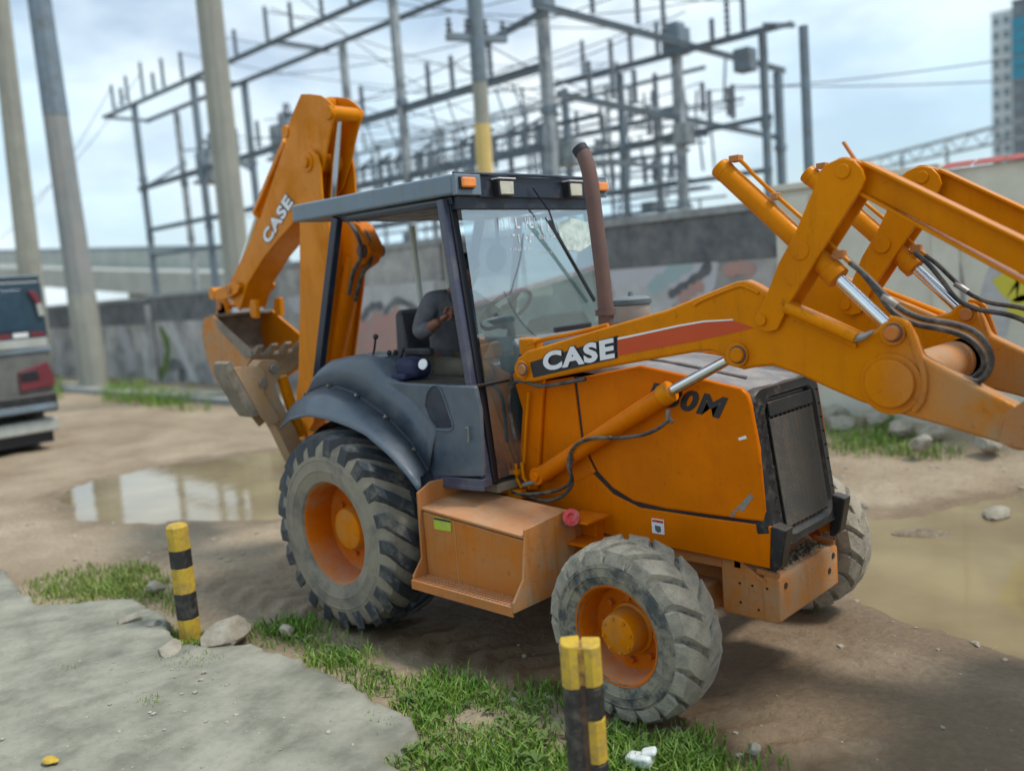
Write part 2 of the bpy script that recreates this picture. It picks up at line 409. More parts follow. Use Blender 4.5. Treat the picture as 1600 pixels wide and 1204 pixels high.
m_beige = M('cream_wall_render', (0.66, 0.64, 0.54), 0.9, dirt=(0.50, 0.49, 0.42), amt=0.4, dscale=1.0, soft=0.2, mott=0.12)
m_tile = M('red_coping_tile', (0.35, 0.08, 0.06), 0.7, mott=0.2, mscale=20)
m_viaduct = M('viaduct_concrete', (0.42, 0.44, 0.40), 0.9, dirt=(0.3, 0.31, 0.29), amt=0.4, dscale=0.5, soft=0.2)
m_tower = M('pale_tower_render', (0.62, 0.68, 0.70), 0.8, mott=0.04)
m_tower_d = M('grey_tower_render', (0.16, 0.18, 0.20), 0.8, mott=0.06)
m_win = M('window_glass', (0.16, 0.22, 0.26), 0.2, mott=0.1)
m_teal = M('teal_facade_panel', (0.03, 0.24, 0.36), 0.4, mott=0.2)
m_yellow = M('yellow_post_paint', (0.55, 0.36, 0.03), 0.7, dirt=(0.30, 0.20, 0.07), amt=0.38, dscale=16, mott=0.18, bump=0.25, grime=.6)
m_blackpaint = M('black_post_paint', (0.018, 0.018, 0.018), 0.55, dirt=(0.12, 0.10, 0.08), amt=0.3, dscale=14, mott=0.2)
m_rustdark = M('rusted_post_steel', (0.05, 0.03, 0.02), 0.8, dirt=(0.13, 0.07, 0.04), amt=0.4, dscale=14)
m_rubble = M('broken_concrete', (0.36, 0.335, 0.275), 0.95, dirt=(0.24, 0.205, 0.15), amt=0.48, dscale=9, bump=0.5, bscale=28)
m_paper = M('white_litter', (0.70, 0.72, 0.70), 0.6, mott=0.08)
m_truckwhite = M('white_van_paint', (0.40, 0.43, 0.41), 0.35, dirt=(0.33, 0.32, 0.28), amt=0.35, dscale=3, soft=0.2)
m_truckdark = M('dark_teal_van_panel', (0.02, 0.05, 0.075), 0.3, mott=0.2)
m_vanwin = M('van_window', (0.025, 0.055, 0.085), 0.12, mott=0.3, mscale=4)
m_lampred = M('red_lamp_lens', (0.16, 0.03, 0.04), 0.25, mott=0.1)
m_tealpaint = M('teal_spray_paint', (0.26, 0.43, 0.43), 0.8, mott=0.1, dirt=(.36,.4,.42), amt=.5, dscale=4, soft=.2)
m_pinkpaint = M('faded_pink_spray_paint', (0.46, 0.23, 0.20), 0.85, dirt=(0.33, 0.28, 0.25), amt=0.45, dscale=3, soft=0.2)
m_lilac = M('lilac_spray_paint', (0.50, 0.52, 0.58), 0.85, dirt=(0.42, 0.40, 0.40), amt=0.48, dscale=2.5, soft=0.2)
m_whitepaint = M('white_spray_paint', (0.50, 0.51, 0.52), 0.85, dirt=(0.32, 0.31, 0.3), amt=0.4, dscale=3, soft=0.2)
m_yellowpaint = M('yellow_spray_paint', (0.58, 0.52, 0.06), 0.85, mott=0.1)
m_wireline = M('power_line_wire', (0.08, 0.10, 0.12), 0.6)
m_stemleaf = M('weed_leaf', (0.07, 0.135, 0.025), 0.7, dirt=(0.13, 0.17, 0.04), amt=0.45, dscale=3, soft=0.2, mott=0.3, mscale=1.5)

def glass_material(name, tint, fac=0.12, rough=0.02):
    m = bpy.data.materials.new(name); m.use_nodes = True
    n, l = m.node_tree.nodes, m.node_tree.links; n.clear()
    o = n.new('ShaderNodeOutputMaterial'); t = n.new('ShaderNodeBsdfTransparent'); t.inputs[0].default_value = (*tint, 1)
    g = n.new('ShaderNodeBsdfGlossy'); g.inputs['Roughness'].default_value = rough; g.inputs[0].default_value = (0.9, 0.95, 1, 1)
    d = n.new('ShaderNodeBsdfDiffuse'); d.inputs[0].default_value = (0.40, 0.52, 0.53, 1)  # pale diffuse film: dust, with sky glare painted in
    fr = n.new('ShaderNodeLayerWeight'); fr.inputs[0].default_value = 0.35
    mr = n.new('ShaderNodeMapRange'); mr.inputs['To Min'].default_value = fac; mr.inputs['To Max'].default_value = 0.9
    l.new(fr.outputs['Fresnel'], mr.inputs['Value'])
    m1 = n.new('ShaderNodeMixShader'); l.new(mr.outputs[0], m1.inputs[0]); l.new(t.outputs[0], m1.inputs[1]); l.new(g.outputs[0], m1.inputs[2])
    tcn = n.new('ShaderNodeTexCoord'); nzn = n.new('ShaderNodeTexNoise'); nzn.inputs['Scale'].default_value = 3.0; nzn.inputs['Detail'].default_value = 8
    l.new(tcn.outputs['Object'], nzn.inputs['Vector'])
    m2r = n.new('ShaderNodeMapRange'); m2r.inputs['From Min'].default_value = 0.35; m2r.inputs['From Max'].default_value = 0.75
    m2r.inputs['To Min'].default_value = 0.06; m2r.inputs['To Max'].default_value = 0.14
    l.new(nzn.outputs[0], m2r.inputs['Value'])
    m2 = n.new('ShaderNodeMixShader'); l.new(m2r.outputs[0], m2.inputs[0]); l.new(m1.outputs[0], m2.inputs[1]); l.new(d.outputs[0], m2.inputs[2])
    l.new(m2.outputs[0], o.inputs[0]); return m
m_glass = glass_material('dust_glare_windshield_glass', (0.66, 0.86, 0.86), 0.30)

def ground_material():
    m = bpy.data.materials.new('wet_dirt'); m.use_nodes = True
    n, l = m.node_tree.nodes, m.node_tree.links; p = n['Principled BSDF']
    t = n.new('ShaderNodeTexCoord')
    def nz(s, d=8, r=0.62, v=None):
        x = n.new('ShaderNodeTexNoise'); x.inputs['Scale'].default_value = s; x.inputs['Detail'].default_value = d; x.inputs['Roughness'].default_value = r
        l.new(v or t.outputs['Object'], x.inputs['Vector']); return x.outputs[0]
    def ramp(src, els):
        x = n.new('ShaderNodeValToRGB')
        while len(x.color_ramp.elements) < len(els): x.color_ramp.elements.new(0.5)
        for e, (q, c) in zip(x.color_ramp.elements, els): e.position = q; e.color = (*c, 1)
        l.new(src, x.inputs[0]); return x.outputs[0]
    dry = ramp(nz(0.9), [(0.3, (0.24, 0.175, 0.115)), (0.5, (0.33, 0.255, 0.175)), (0.7, (0.42, 0.34, 0.245))])
    fine = ramp(nz(22, 8, 0.7), [(0.3, (0.72, 0.72, 0.72)), (0.7, (1.15, 1.13, 1.1))])
    mul = n.new('ShaderNodeMix'); mul.data_type = 'RGBA'; mul.blend_type = 'MULTIPLY'; mul.inputs[0].default_value = 1; l.new(dry, mul.inputs[6]); l.new(fine, mul.inputs[7])
    # wet churned mud along the wheel tracks (vertex attribute "wet")
    at = n.new('ShaderNodeAttribute'); at.attribute_name = 'wet'
    ad = n.new('ShaderNodeMath'); ad.operation = 'MULTIPLY_ADD'; l.new(nz(2.4), ad.inputs[0]); ad.inputs[1].default_value = 1.3; l.new(at.outputs['Fac'], ad.inputs[2])
    mr = n.new('ShaderNodeMapRange'); mr.inputs['From Min'].default_value = 0.85; mr.inputs['From Max'].default_value = 1.35; l.new(ad.outputs[0], mr.inputs['Value'])
    wet = n.new('ShaderNodeMix'); wet.data_type = 'RGBA'; l.new(mr.outputs[0], wet.inputs[0]); l.new(mul.outputs[2], wet.inputs[6])
    wm = n.new('ShaderNodeMix'); wm.data_type = 'RGBA'; wm.blend_type = 'MULTIPLY'; wm.inputs[0].default_value = 1; wm.inputs[6].default_value = (0.205, 0.143, 0.086, 1); l.new(fine, wm.inputs[7])
    l.new(wm.outputs[2], wet.inputs[7]); l.new(wet.outputs[2], p.inputs['Base Color'])
    rr = n.new('ShaderNodeMapRange'); rr.inputs['To Min'].default_value = 0.92; rr.inputs['To Max'].default_value = 0.42; l.new(mr.outputs[0], rr.inputs['Value']); l.new(rr.outputs[0], p.inputs['Roughness'])
    p.inputs['Specular IOR Level'].default_value = 0.4
    b = n.new('ShaderNodeBump'); b.inputs['Strength'].default_value = 0.8; b.inputs['Distance'].default_value = 0.03; l.new(nz(14, 10, 0.7), b.inputs['Height']); l.new(b.outputs[0], p.inputs['Normal'])
    return m
m_dirt = ground_material()

def water_material():
    m = bpy.data.materials.new('muddy_water'); m.use_nodes = True
    n, l = m.node_tree.nodes, m.node_tree.links; p = n['Principled BSDF']
    t = n.new('ShaderNodeTexCoord'); x = n.new('ShaderNodeTexNoise'); x.inputs['Scale'].default_value = 0.8; x.inputs['Detail'].default_value = 5
    l.new(t.outputs['Object'], x.inputs['Vector'])
    c = n.new('ShaderNodeValToRGB'); c.color_ramp.elements[0].position = 0.35; c.color_ramp.elements[0].color = (0.19, 0.135, 0.07, 1)
    c.color_ramp.elements[1].position = 0.65; c.color_ramp.elements[1].color = (0.30, 0.235, 0.125, 1)
    l.new(x.outputs[0], c.inputs[0]); l.new(c.outputs[0], p.inputs['Base Color'])
    p.inputs['Roughness'].default_value = 0.06; p.inputs['IOR'].default_value = 1.33; p.inputs['Specular IOR Level'].default_value = 0.8
    w = n.new('ShaderNodeTexNoise'); w.inputs['Scale'].default_value = 5; l.new(t.outputs['Object'], w.inputs['Vector'])
    b = n.new('ShaderNodeBump'); b.inputs['Strength'].default_value = 0.06; b.inputs['Distance'].default_value = 0.02; l.new(w.outputs[0], b.inputs['Height']); l.new(b.outputs[0], p.inputs['Normal'])
    return m
m_water = water_material()

# ------------------------------------------------------------------ ground, road, puddles, pavement, verge
def fbm(x, y, s, seed=0.0, o=4):
    """cheap vectorised value noise"""
    def h(i, j):
        v = np.sin(i * 127.1 + j * 311.7 + seed * 74.7) * 43758.5453
        return v - np.floor(v)
    t = np.zeros_like(x); a = 1.0; tot = 0
    for k in range(o):
        u, v = x * s, y * s; i, j = np.floor(u), np.floor(v); f, g = u - i, v - j
        f = f * f * (3 - 2 * f); g = g * g * (3 - 2 * g)
        t += a * ((h(i, j) * (1 - f) + h(i + 1, j) * f) * (1 - g) + (h(i, j + 1) * (1 - f) + h(i + 1, j + 1) * f) * g)
        tot += a; a *= 0.5; s *= 2.03
    return t / tot - 0.5
def sdist(x, y, poly):
    """signed distance to a polygon, negative inside"""
    d = np.full(x.shape, 1e9); ins = np.zeros(x.shape, bool); n = len(poly)
    for i in range(n):
        ax, ay = poly[i][:2]; bx, by = poly[(i + 1) % n][:2]
        ex, ey = bx - ax, by - ay
        t = np.clip(((x - ax) * ex + (y - ay) * ey) / (ex * ex + ey * ey + 1e-12), 0, 1)
        d = np.minimum(d, np.hypot(x - ax - t * ex, y - ay - t * ey))
        c = ((ay > y) != (by > y)) & (x < (bx - ax) * (y - ay) / (by - ay + 1e-12) + ax)
        ins ^= c
    return np.where(ins, -d, d)
def grid_object(name, xs, ys, zf, mat, attr=None, keep=None):
    X, Y = np.meshgrid(xs, ys, indexing='ij'); Z = zf(X, Y)
    nx, ny = len(xs), len(ys)
    me = bpy.data.meshes.new(name)
    vs = np.stack([X.ravel(), Y.ravel(), Z.ravel()], 1)
    i, j = np.meshgrid(np.arange(nx - 1), np.arange(ny - 1), indexing='ij'); i, j = i.ravel(), j.ravel()
    q = np.stack([i * ny + j, (i + 1) * ny + j, (i + 1) * ny + j + 1, i * ny + j + 1], 1)
    if keep is not None:
        k = keep(X, Y).ravel(); q = q[k[q].any(1)]
    me.from_pydata(vs.tolist(), [], q.tolist())
    if attr:
        a = me.attributes.new(attr[0], 'FLOAT', 'POINT'); a.data.foreach_set('value', attr[1](X, Y).ravel().astype(np.float32))
    me.materials.append(mat); me.polygons.foreach_set('use_smooth', [True] * len(me.polygons))
    o = bpy.data.objects.new(name, me); COL.objects.link(o); return o

PUD_L = [(-6.677, -0.456), (-7.083, 0.225), (-7.122, 1.287), (-6.497, 2.574), (-5.538, 2.730), (-3.010, 0.568), (-2.930, 0.296), (-3.824, -0.184), (-4.456, -0.631), (-5.340, -0.745)]
PUD_R = [(1.886, 2.361), (1.792, 2.770), (2.076, 3.245), (2.173, 3.566), (2.581, 4.253), (3.406, 4.856), (5.189, 3.302), (5.067, 0.951), (3.900, 0.792), (3.421, 0.908), (2.899, 0.991), (2.404, 1.131)]
def ground_z(X, Y):
    z = 0.022 * fbm(X, Y, 0.7, 1) + 0.035 * fbm(X, Y, 2.6, 2) + 0.02 * fbm(X, Y, 9, 3, 3)
    for ty in (-0.86, 0.86, 0.1):            # ruts along the road
        z -= 0.045 * np.exp(-((Y - ty - 0.12 * np.sin(X * 0.8)) / 0.24) ** 2) * (np.abs(X) < 14) * (0.4 + fbm(X, Y, 0.9, 5))
    z = np.maximum(z, -0.012) + 0.006
    for ty in (-0.86, 0.86):                 # chevron tread prints pressed into the wheel tracks
        v = Y - ty - 0.12 * np.sin(X * 0.8); u = X * 4.3 - np.abs(v) * 3.2 + 0.25 * fbm(X, Y, 3, 31)
        z += 0.016 * np.clip(np.sin(u * 2 * np.pi) * 2.2, -1, 1) * np.clip((0.25 - np.abs(v)) / 0.06, 0, 1) * (X > -3.2) * (X < (5.4 if ty < 0 else 1.2)) * np.clip(0.75 + 1.6 * fbm(X, Y, 0.8, 33), 0, 1)
    flat = np.zeros_like(z)                  # firm ground right under the four tyres
    for wx in (0, 2.16):
        for wy in (-0.86, 0.86): flat = np.maximum(flat, np.exp(-((X - wx) / 0.3) ** 2 - ((Y - wy) / 0.3) ** 2))
    z = z * (1 - flat)
    for P in (PUD_L, PUD_R):
        d = sdist(X, Y, P) + 0.5 * fbm(X, Y, 1.2, 6) + 0.14 * fbm(X, Y, 5, 7)
        z = z - 0.07 * np.clip((0.12 - d) / 0.3, 0, 1)
    bank = np.clip((Y - 5.0) / 1.1, 0, 1)
    z += bank * (0.16 + 0.2 * fbm(X, Y, 0.9, 9))
    return z
def wetness(X, Y):
    w = np.zeros_like(X)
    for ty in (-0.85, 0.85): w = np.maximum(w, 0.9 * np.exp(-((Y - ty - 0.1 * np.sin(X)) / 0.42) ** 2))
    w = np.maximum(w, 0.75 * np.exp(-((Y - 0.0) / 0.9) ** 2)) * np.clip((X + 2.2) / 2.5, 0, 1)
    w = np.maximum(w, 0.85 * np.clip((X - 1.6) / 1.0, 0, 1) * np.exp(-((Y + 0.3) / 0.75) ** 4))
    w = w + 0.9 * fbm(X * .22, Y * 1.9, 1.6, 51) * (np.abs(Y) < 4) + 0.25 * fbm(X * .15, Y * 4.5, 1.6, 52)
    for P in (PUD_L, PUD_R): w = np.maximum(w, 0.75 * np.clip(1 - (sdist(X, Y, P)) / 0.5, 0, 1))
    return w
fx = np.concatenate([[-900, -400, -200, -110, -70, -50], np.arange(-40, -13, 0.5), np.arange(-13, -3.2, 0.075), np.arange(-3.2, 5.4, 0.032), np.arange(5.4, 14, 0.4), [20, 40, 90, 200, 500, 900]])
fy = np.concatenate([[-600, -200, -80, -30, -12, -7, -5], np.arange(-4, -1.9, 0.3), np.arange(-1.9, 2.4, 0.034), np.arange(2.4, 6.6, 0.08), np.arange(6.8, 12, 0.6), [16, 24, 40, 80, 160, 400, 1200]])
ground = grid_object('ground', fx, fy, ground_z, m_dirt, ('wet', wetness))
tag(ground, kind='structure')
def water(P, name):
    xs = [p[0] for p in P]; ys = [p[1] for p in P]
    mb = MB(); a, b, c, d = min(xs) - 0.6, max(xs) + 0.6, min(ys) - 0.6, max(ys) + 0.6
    z = -0.016
    mb.add([(a, c, z), (b, c, z), (b, d, z), (a, d, z)], [(0, 1, 2, 3)])
    o = obj(name, mb, m_water); tag(o, kind='structure'); return o
water(PUD_L, 'puddle_water'); water(PUD_R, 'puddle_water')

PAVE = [(-9.030, -4.694), (-3.560, -2.020), (-2.195, -2.194), (-1.669, -1.744), (-1.171, -1.715), (-0.624, -1.918), (-0.285, -1.830), (-0.149, -1.650), (0.340, -1.605), (0.928, -1.635), (1.389, -1.670), (1.525, -1.725), (1.515, -1.890), (1.602, -1.996), (2.065, -2.101), (3.024, -2.375)] + [(2.3, -6.5), (-9, -6.5)]
def pave_z(X, Y):
    d = sdist(X, Y, PAVE) + 0.06 * fbm(X, Y, 2.2, 21) + 0.07 * fbm(X, Y, 7, 22) + 0.05 * fbm(X, Y, 19, 27)
    top = 0.10 + 0.008 * fbm(X, Y, 0.9, 23) + 0.003 * fbm(X, Y, 6, 24)
    for P in ([(-3.0, -1.9), (-2.5, -2.5), (-1.6, -2.9), (-1.2, -3.6), (-.2, -4.2)], [(.6, -1.9), (.3, -2.4), (-.3, -2.7), (-1.6, -2.9)], [(-2.2, -3.9), (-1.2, -3.6)]):
        for a, b in zip(P, P[1:]):
            t = np.clip(((X - a[0]) * (b[0] - a[0]) + (Y - a[1]) * (b[1] - a[1])) / ((b[0] - a[0]) ** 2 + (b[1] - a[1]) ** 2), 0, 1)
            dd = np.hypot(X - a[0] - t * (b[0] - a[0]) + .10 * fbm(X, Y, 4, 41), Y - a[1] - t * (b[1] - a[1]) + .10 * fbm(X, Y, 4, 42))
            top -= 0.016 * np.exp(-(dd / .016) ** 2)
    top -= 0.012 * np.clip(fbm(X, Y, 5, 43) - .20, 0, .1) * 10 * .5
    for jx in (-6.4, -3.9, -1.4, 1.1):                   # slab joints across the pavement
        top -= 0.014 * np.exp(-((X - jx - 0.03 * fbm(X, Y, 3, 25)) / 0.018) ** 2)
    top -= 0.014 * np.exp(-((Y + 3.05 + 0.02 * fbm(X, Y, 3, 26)) / 0.018) ** 2)
    return np.where(d < 0, top, np.maximum(top - 0.20 * np.clip(d / 0.025, 0, 1), -0.12))
pv = grid_object('pavement', np.arange(-9.2, 3.2, 0.026), np.arange(-6.2, -1.2, 0.026), pave_z, m_concrete)
tag(pv, kind='structure')

def pebbles(name, x0, x1, y0, y1, N, label, seed, zf, size=1.0):
    r = np.random.default_rng(seed); V, F = [], []
    bmx = bmesh.new(); bmesh.ops.create_icosphere(bmx, subdivisions=1, radius=1); bv = np.array([v.co[:] for v in bmx.verts]); bf = [[v.index for v in f.verts] for f in bmx.faces]; bmx.free()
    x = r.uniform(x0, x1, N); y = r.uniform(y0, y1, N); k = r.random(N) < np.clip(fbm(x, y, 0.9, seed) * 2.4 + 0.45, 0.03, 1); x, y = x[k], y[k]; z = zf(x, y)
    for a, b, c in zip(x, y, z):
        sc_ = (0.006 + 0.022 * r.random() ** 4) * size; q = bv * (1 + r.uniform(-.28, .28, (len(bv), 1))) * np.array([1.25, .9, .6]) * sc_; an = r.uniform(0, 6.28)
        q = np.stack([q[:, 0] * math.cos(an) - q[:, 1] * math.sin(an), q[:, 0] * math.sin(an) + q[:, 1] * math.cos(an), q[:, 2]], 1) + np.array([a, b, c + sc_ * .2]); o = len(V)
        V += q.tolist(); F += [[i + o for i in f] for f in bf]
    me = bpy.data.meshes.new(name); me.from_pydata(V, [], F); me.materials.append(m_pebble)
    ob = bpy.data.objects.new(name, me); COL.objects.link(ob); return tag(ob, label, None, None, 'stuff')
m_pebble = M('pebble_stone', (0.30, 0.25, 0.19), 0.95, dirt=(0.44, 0.40, 0.33), amt=0.45, dscale=3, soft=0.2, mott=0.3, mscale=6)
pebbles('gravel', -7, 5.2, -1.75, 5.6, 5200, 'scattered pebbles and mud crumbs on the dirt road', 5, ground_z)
def grass(name, polys, dens, h, label, mat, zf=None, seed=1, base=0.0):
    r = np.random.default_rng(seed); V, F = [], []
    for P in polys:
        xs = [p[0] for p in P]; ys = [p[1] for p in P]
        a, b, c, d = min(xs), max(xs), min(ys), max(ys); N = int((b - a) * (d - c) * dens)
        x = r.uniform(a, b, N); y = r.uniform(c, d, N)
        sd_ = sdist(x, y, P) + 0.25 * fbm(x, y, 3, seed)
        clump = fbm(x, y, 2.5, seed + 3) + 0.5
        k = (sd_ < 0.10) & (r.random(N) < np.clip(clump * 2.4 - 0.65, 0.02, 1) * np.clip((0.10 - sd_) / 0.30, 0.02, 1))
        for px, py, cl in zip(x[k], y[k], clump[k]):
            z = base + (zf(px, py) if zf else 0); hh = h * r.uniform(0.35, 1.25) * (0.6 + 0.8 * cl); w = r.uniform(0.003, 0.0075) * (h / 0.12) ** 0.5
            an = r.uniform(0, 6.283); ux, uy = math.cos(an), math.sin(an); bend = r.uniform(0.15, 0.9) * hh; ba = r.uniform(0, 6.283); bx, by = math.cos(ba) * bend, math.sin(ba) * bend
            o = len(V)
            V += [(px - ux * w, py - uy * w, z - 0.01), (px + ux * w, py + uy * w, z - 0.01), (px + bx * .35 + ux * w * .8, py + by * .35 + uy * w * .8, z + hh * .6), (px + bx * .35 - ux * w * .8, py + by * .35 - uy * w * .8, z + hh * .6), (px + bx, py + by, z + hh * .92)]
            F += [(o, o + 1, o + 2, o + 3), (o + 3, o + 2, o + 4)]
    me = bpy.data.meshes.new(name); me.from_pydata(V, [], F); me.materials.append(mat)
    ob = bpy.data.objects.new(name, me); COL.objects.link(ob); tag(ob, label, None, None, 'stuff'); return ob
def grass_material(name, a, b, c):
    m = bpy.data.materials.new(name); m.use_nodes = True; n, l = m.node_tree.nodes, m.node_tree.links; p = n['Principled BSDF']
    g = n.new('ShaderNodeNewGeometry'); r = n.new('ShaderNodeValToRGB'); r.color_ramp.elements[0].color = (*a, 1); r.color_ramp.elements[1].color = (*c, 1)
    e = r.color_ramp.elements.new(0.55); e.color = (*b, 1); l.new(g.outputs['Random Per Island'], r.inputs[0]); l.new(r.outputs[0], p.inputs['Base Color'])
    p.inputs['Roughness'].default_value = 0.6
    try: p.inputs['Subsurface Weight'].default_value = 0.0
    except Exception: pass
    return m
m_grass = grass_material('grass_blades', (0.075, 0.165, 0.012), (0.13, 0.27, 0.022), (0.27, 0.33, 0.07))
m_grass_pale = grass_material('pale_grass_blades', (0.11, 0.19, 0.025), (0.18, 0.27, 0.04), (0.28, 0.31, 0.09))
grass('roadside_grass', [[(-0.608, -1.370), (-0.321, -1.184), (0.315, -1.189), (0.843, -1.176), (1.331, -1.093), (1.656, -0.940), (1.888, -0.984), (2.267, -0.938), (2.524, -0.785), (2.786, -0.897), (3.217, -1.238), (1.808, -2.299), (1.290, -1.799), (1.191, -1.514), (0.749, -1.511), (0.089, -1.451), (-0.356, -1.517)],
      [(-1.019, -1.766), (-0.700, -1.621), (-0.441, -1.714), (-0.489, -1.860), (-0.826, -1.887)]], 10500, 0.08, 'green grass growing along the broken pavement edge', m_grass, seed=3)
grass('pavement_moss', [[(0.035, -2.386), (0.058, -2.326), (0.186, -2.368), (0.164, -2.427)], [(1.161, -1.885), (1.310, -1.726), (1.422, -1.776), (1.317, -1.924)], [(-0.472, -2.043), (-0.195, -1.836), (-0.036, -1.961), (-0.191, -2.117)], [(-0.852, -2.513), (-0.833, -2.447), (-0.716, -2.483), (-0.735, -2.537)]], 5200, 0.02, 'moss and tiny grass tufts in the pavement cracks', m_grass_pale, seed=8, base=0.10)
pebbles('pavement_grit', -4.5, 2.0, -4.2, -1.9, 1500, 'grit and crumbs of stone lying on the pavement', 15, lambda a, b: np.full(a.shape, .10), .5)
grass('roadside_grass', [[(-3.160, -1.933), (-3.237, -1.471), (-2.631, -1.152), (-1.775, -1.341), (-1.298, -1.571), (-1.855, -1.673), (-2.366, -2.146)]], 5500, 0.075, 'pale green grass patch at the pavement corner', m_grass_pale, seed=4)

# ------------------------------------------------------------------ the backhoe loader
bk = thing('backhoe_loader', 'muddy orange backhoe loader with grey canopy standing on the wet dirt road', 'backhoe')

def ring_xy(r, w0, wy, n):
    return [(r * math.cos(2 * PI * k / n), wy, r * math.sin(2 * PI * k / n)) for k in range(n)]
def interp(prof, w):
    for (a, ra), (b, rb) in zip(prof, prof[1:]):
        if (a >= w >= b) or (a <= w <= b): return ra + (rb - ra) * (w - a) / (b - a + 1e-9)
    return prof[-1][1]
def tyre_mesh(c, sgn, prof, stations, nl, hw, delta, yaw=0.0):
    """prof: (w,r) outer half then mirrored; stations: (w, r_base, r_top)"""
    mb = MB()
    full = prof + [(-w, r) for w, r in prof[::-1] if w > 1e-6]
    ca, sa = math.cos(yaw), math.sin(yaw)
    def P(w, r, th):
        x, y, z = r * math.cos(th), sgn * w, r * math.sin(th)
        return (c[0] + x * ca - y * sa, c[1] + x * sa + y * ca, c[2] + z)
    seg = 72
    vs = [P(w, r, 2 * PI * k / seg) for (w, r) in full for k in range(seg)]
    fs = [(i * seg + k, i * seg + (k + 1) % seg, (i + 1) * seg + (k + 1) % seg, (i + 1) * seg + k) for i in range(len(full) - 1) for k in range(seg)]
    mb.add(vs, fs, 0)
    for side in (1, -1):
        for k in range(nl):
            th0 = 2 * PI * k / nl + (PI / nl if side < 0 else 0)
            V = []; n = len(stations)
            jit = random.uniform(-0.012, 0.012)
            for i, (w, rb, rt) in enumerate(stations):
                s = i / (n - 1); th = th0 - delta * (1 - min(1, s * 1.25)) + jit
                h1, h2 = hw * 1.15, hw * (0.82 + random.uniform(-.03, .03))
                j1, j2 = random.uniform(-.005, .003), random.uniform(-.005, .003)
                V += [P(side * w, rb, th - h1), P(side * w, rt + j1, th - h2 * random.uniform(.93, 1.05)), P(side * w, rt + j2, th + h2 * random.uniform(.93, 1.05)), P(side * w, rb, th + h1)]
            F = []
            for i in range(n - 1):
                a, b = i * 4, i * 4 + 4
                F += [(a, a + 1, b + 1, b), (a + 1, a + 2, b + 2, b + 1), (a + 2, a + 3, b + 3, b + 2)]
            F += [(0, 3, 2, 1), tuple((n - 1) * 4 + q for q in (0, 1, 2, 3))]
            mb.add(V, F, 1)
    return mb
def wheel(x, sgn, rear, yaw=0.0):
    if rear:
        c = (x, sgn * 0.863, 0.655)
        prof = [(.195, .325), (.222, .338), (.232, .37), (.239, .405), (.244, .41), (.241, .418), (.240, .455), (.239, .475), (.243, .48), (.239, .487), (.237, .50), (.222, .555), (.19, .60), (.12, .618), (0.0, .622)]
        st = [(-.012, .60, .655), (.06, .60, .656), (.13, .60, .652), (.19, .575, .642), (.226, .53, .615), (.236, .49, .545)]
        ty = tyre_mesh(c, sgn, prof, st, 21, 0.076, 0.36); mats = (m_rubber, m_tread)
        rimp = [(.218, .336), (.220, .344), (.212, .346), (.205, .330), (.19, .318), (.06, .300), (.02, .295), (.0, .27), (-.01, .14), (-.01, .02), (-.01, .001)]
        hubp = [(-.01, .160), (.0, .155), (.085, .140), (.105, .130), (.113, .105), (.116, .06), (.117, .001)]
        nuts, nr, nw = 10, .205, -.005
    else:
        c = (x, sgn * 0.861, 0.445)
        prof = [(.118, .235), (.134, .246), (.145, .275), (.149, .292), (.154, .296), (.151, .302), (.151, .325), (.150, .336), (.154, .340), (.149, .346), (.147, .355), (.135, .385), (.112, .412), (.06, .422), (0.0, .424)]
        st = [(-.01, .40, .445), (.03, .40, .446), (.07, .40, .445), (.105, .40, .438), (.132, .37, .42), (.147, .345, .375)]
        ty = tyre_mesh(c, sgn, prof, st, 17, 0.160, 0.26, yaw); mats = (m_rubber_mud, m_tread_mud)
        rimp = [(.136, .240), (.138, .249), (.131, .250), (.124, .238), (.11, .226), (.035, .215), (.015, .205), (.005, .16), (.0, .10), (.0, .001)]
        hubp = [(.0, .128), (.012, .126), (.02, .112), (.10, .104), (.118, .098), (.125, .08), (.128, .02), (.128, .001)]
        nuts, nr, nw = 8, .158, .008
    ax = Vector((-math.sin(yaw), math.cos(yaw), 0)) * sgn
    mb = MB().lathe(rimp, c, ax, 56)
    w = obj('rear_wheel' if rear else 'front_wheel', mb, m_rim, bk)
    obj('tyre', ty, mats, w, angle=28)
    hb = MB().lathe(hubp, c, ax, 40)
    if not rear:
        for k in range(8):
            a = 2 * PI * k / 8 + .2; u = Vector((math.cos(a) * math.cos(yaw), math.cos(a) * math.sin(yaw), math.sin(a)))
            q = Vector(c) + u * .082 + ax * .12; hb.cyl(q, q + ax * .012, .009, 8)
    obj('hub', hb, m_hub, w, bevel=.003)
    nb = MB()
    for k in range(nuts):
        a = 2 * PI * k / nuts; u = Vector((math.cos(a) * math.cos(yaw), math.cos(a) * math.sin(yaw), math.sin(a)))
        q = Vector(c) + u * nr + ax * nw
        nb.cyl(q - ax * .02, q + ax * .022, .017, 6)
    obj('wheel_nuts', nb, m_rim, w)['kind'] = 'stuff'
    return w
for s in (-1, 1):
    wheel(0, s, True)
    wheel(2.16, s, False, math.radians(-1.5))

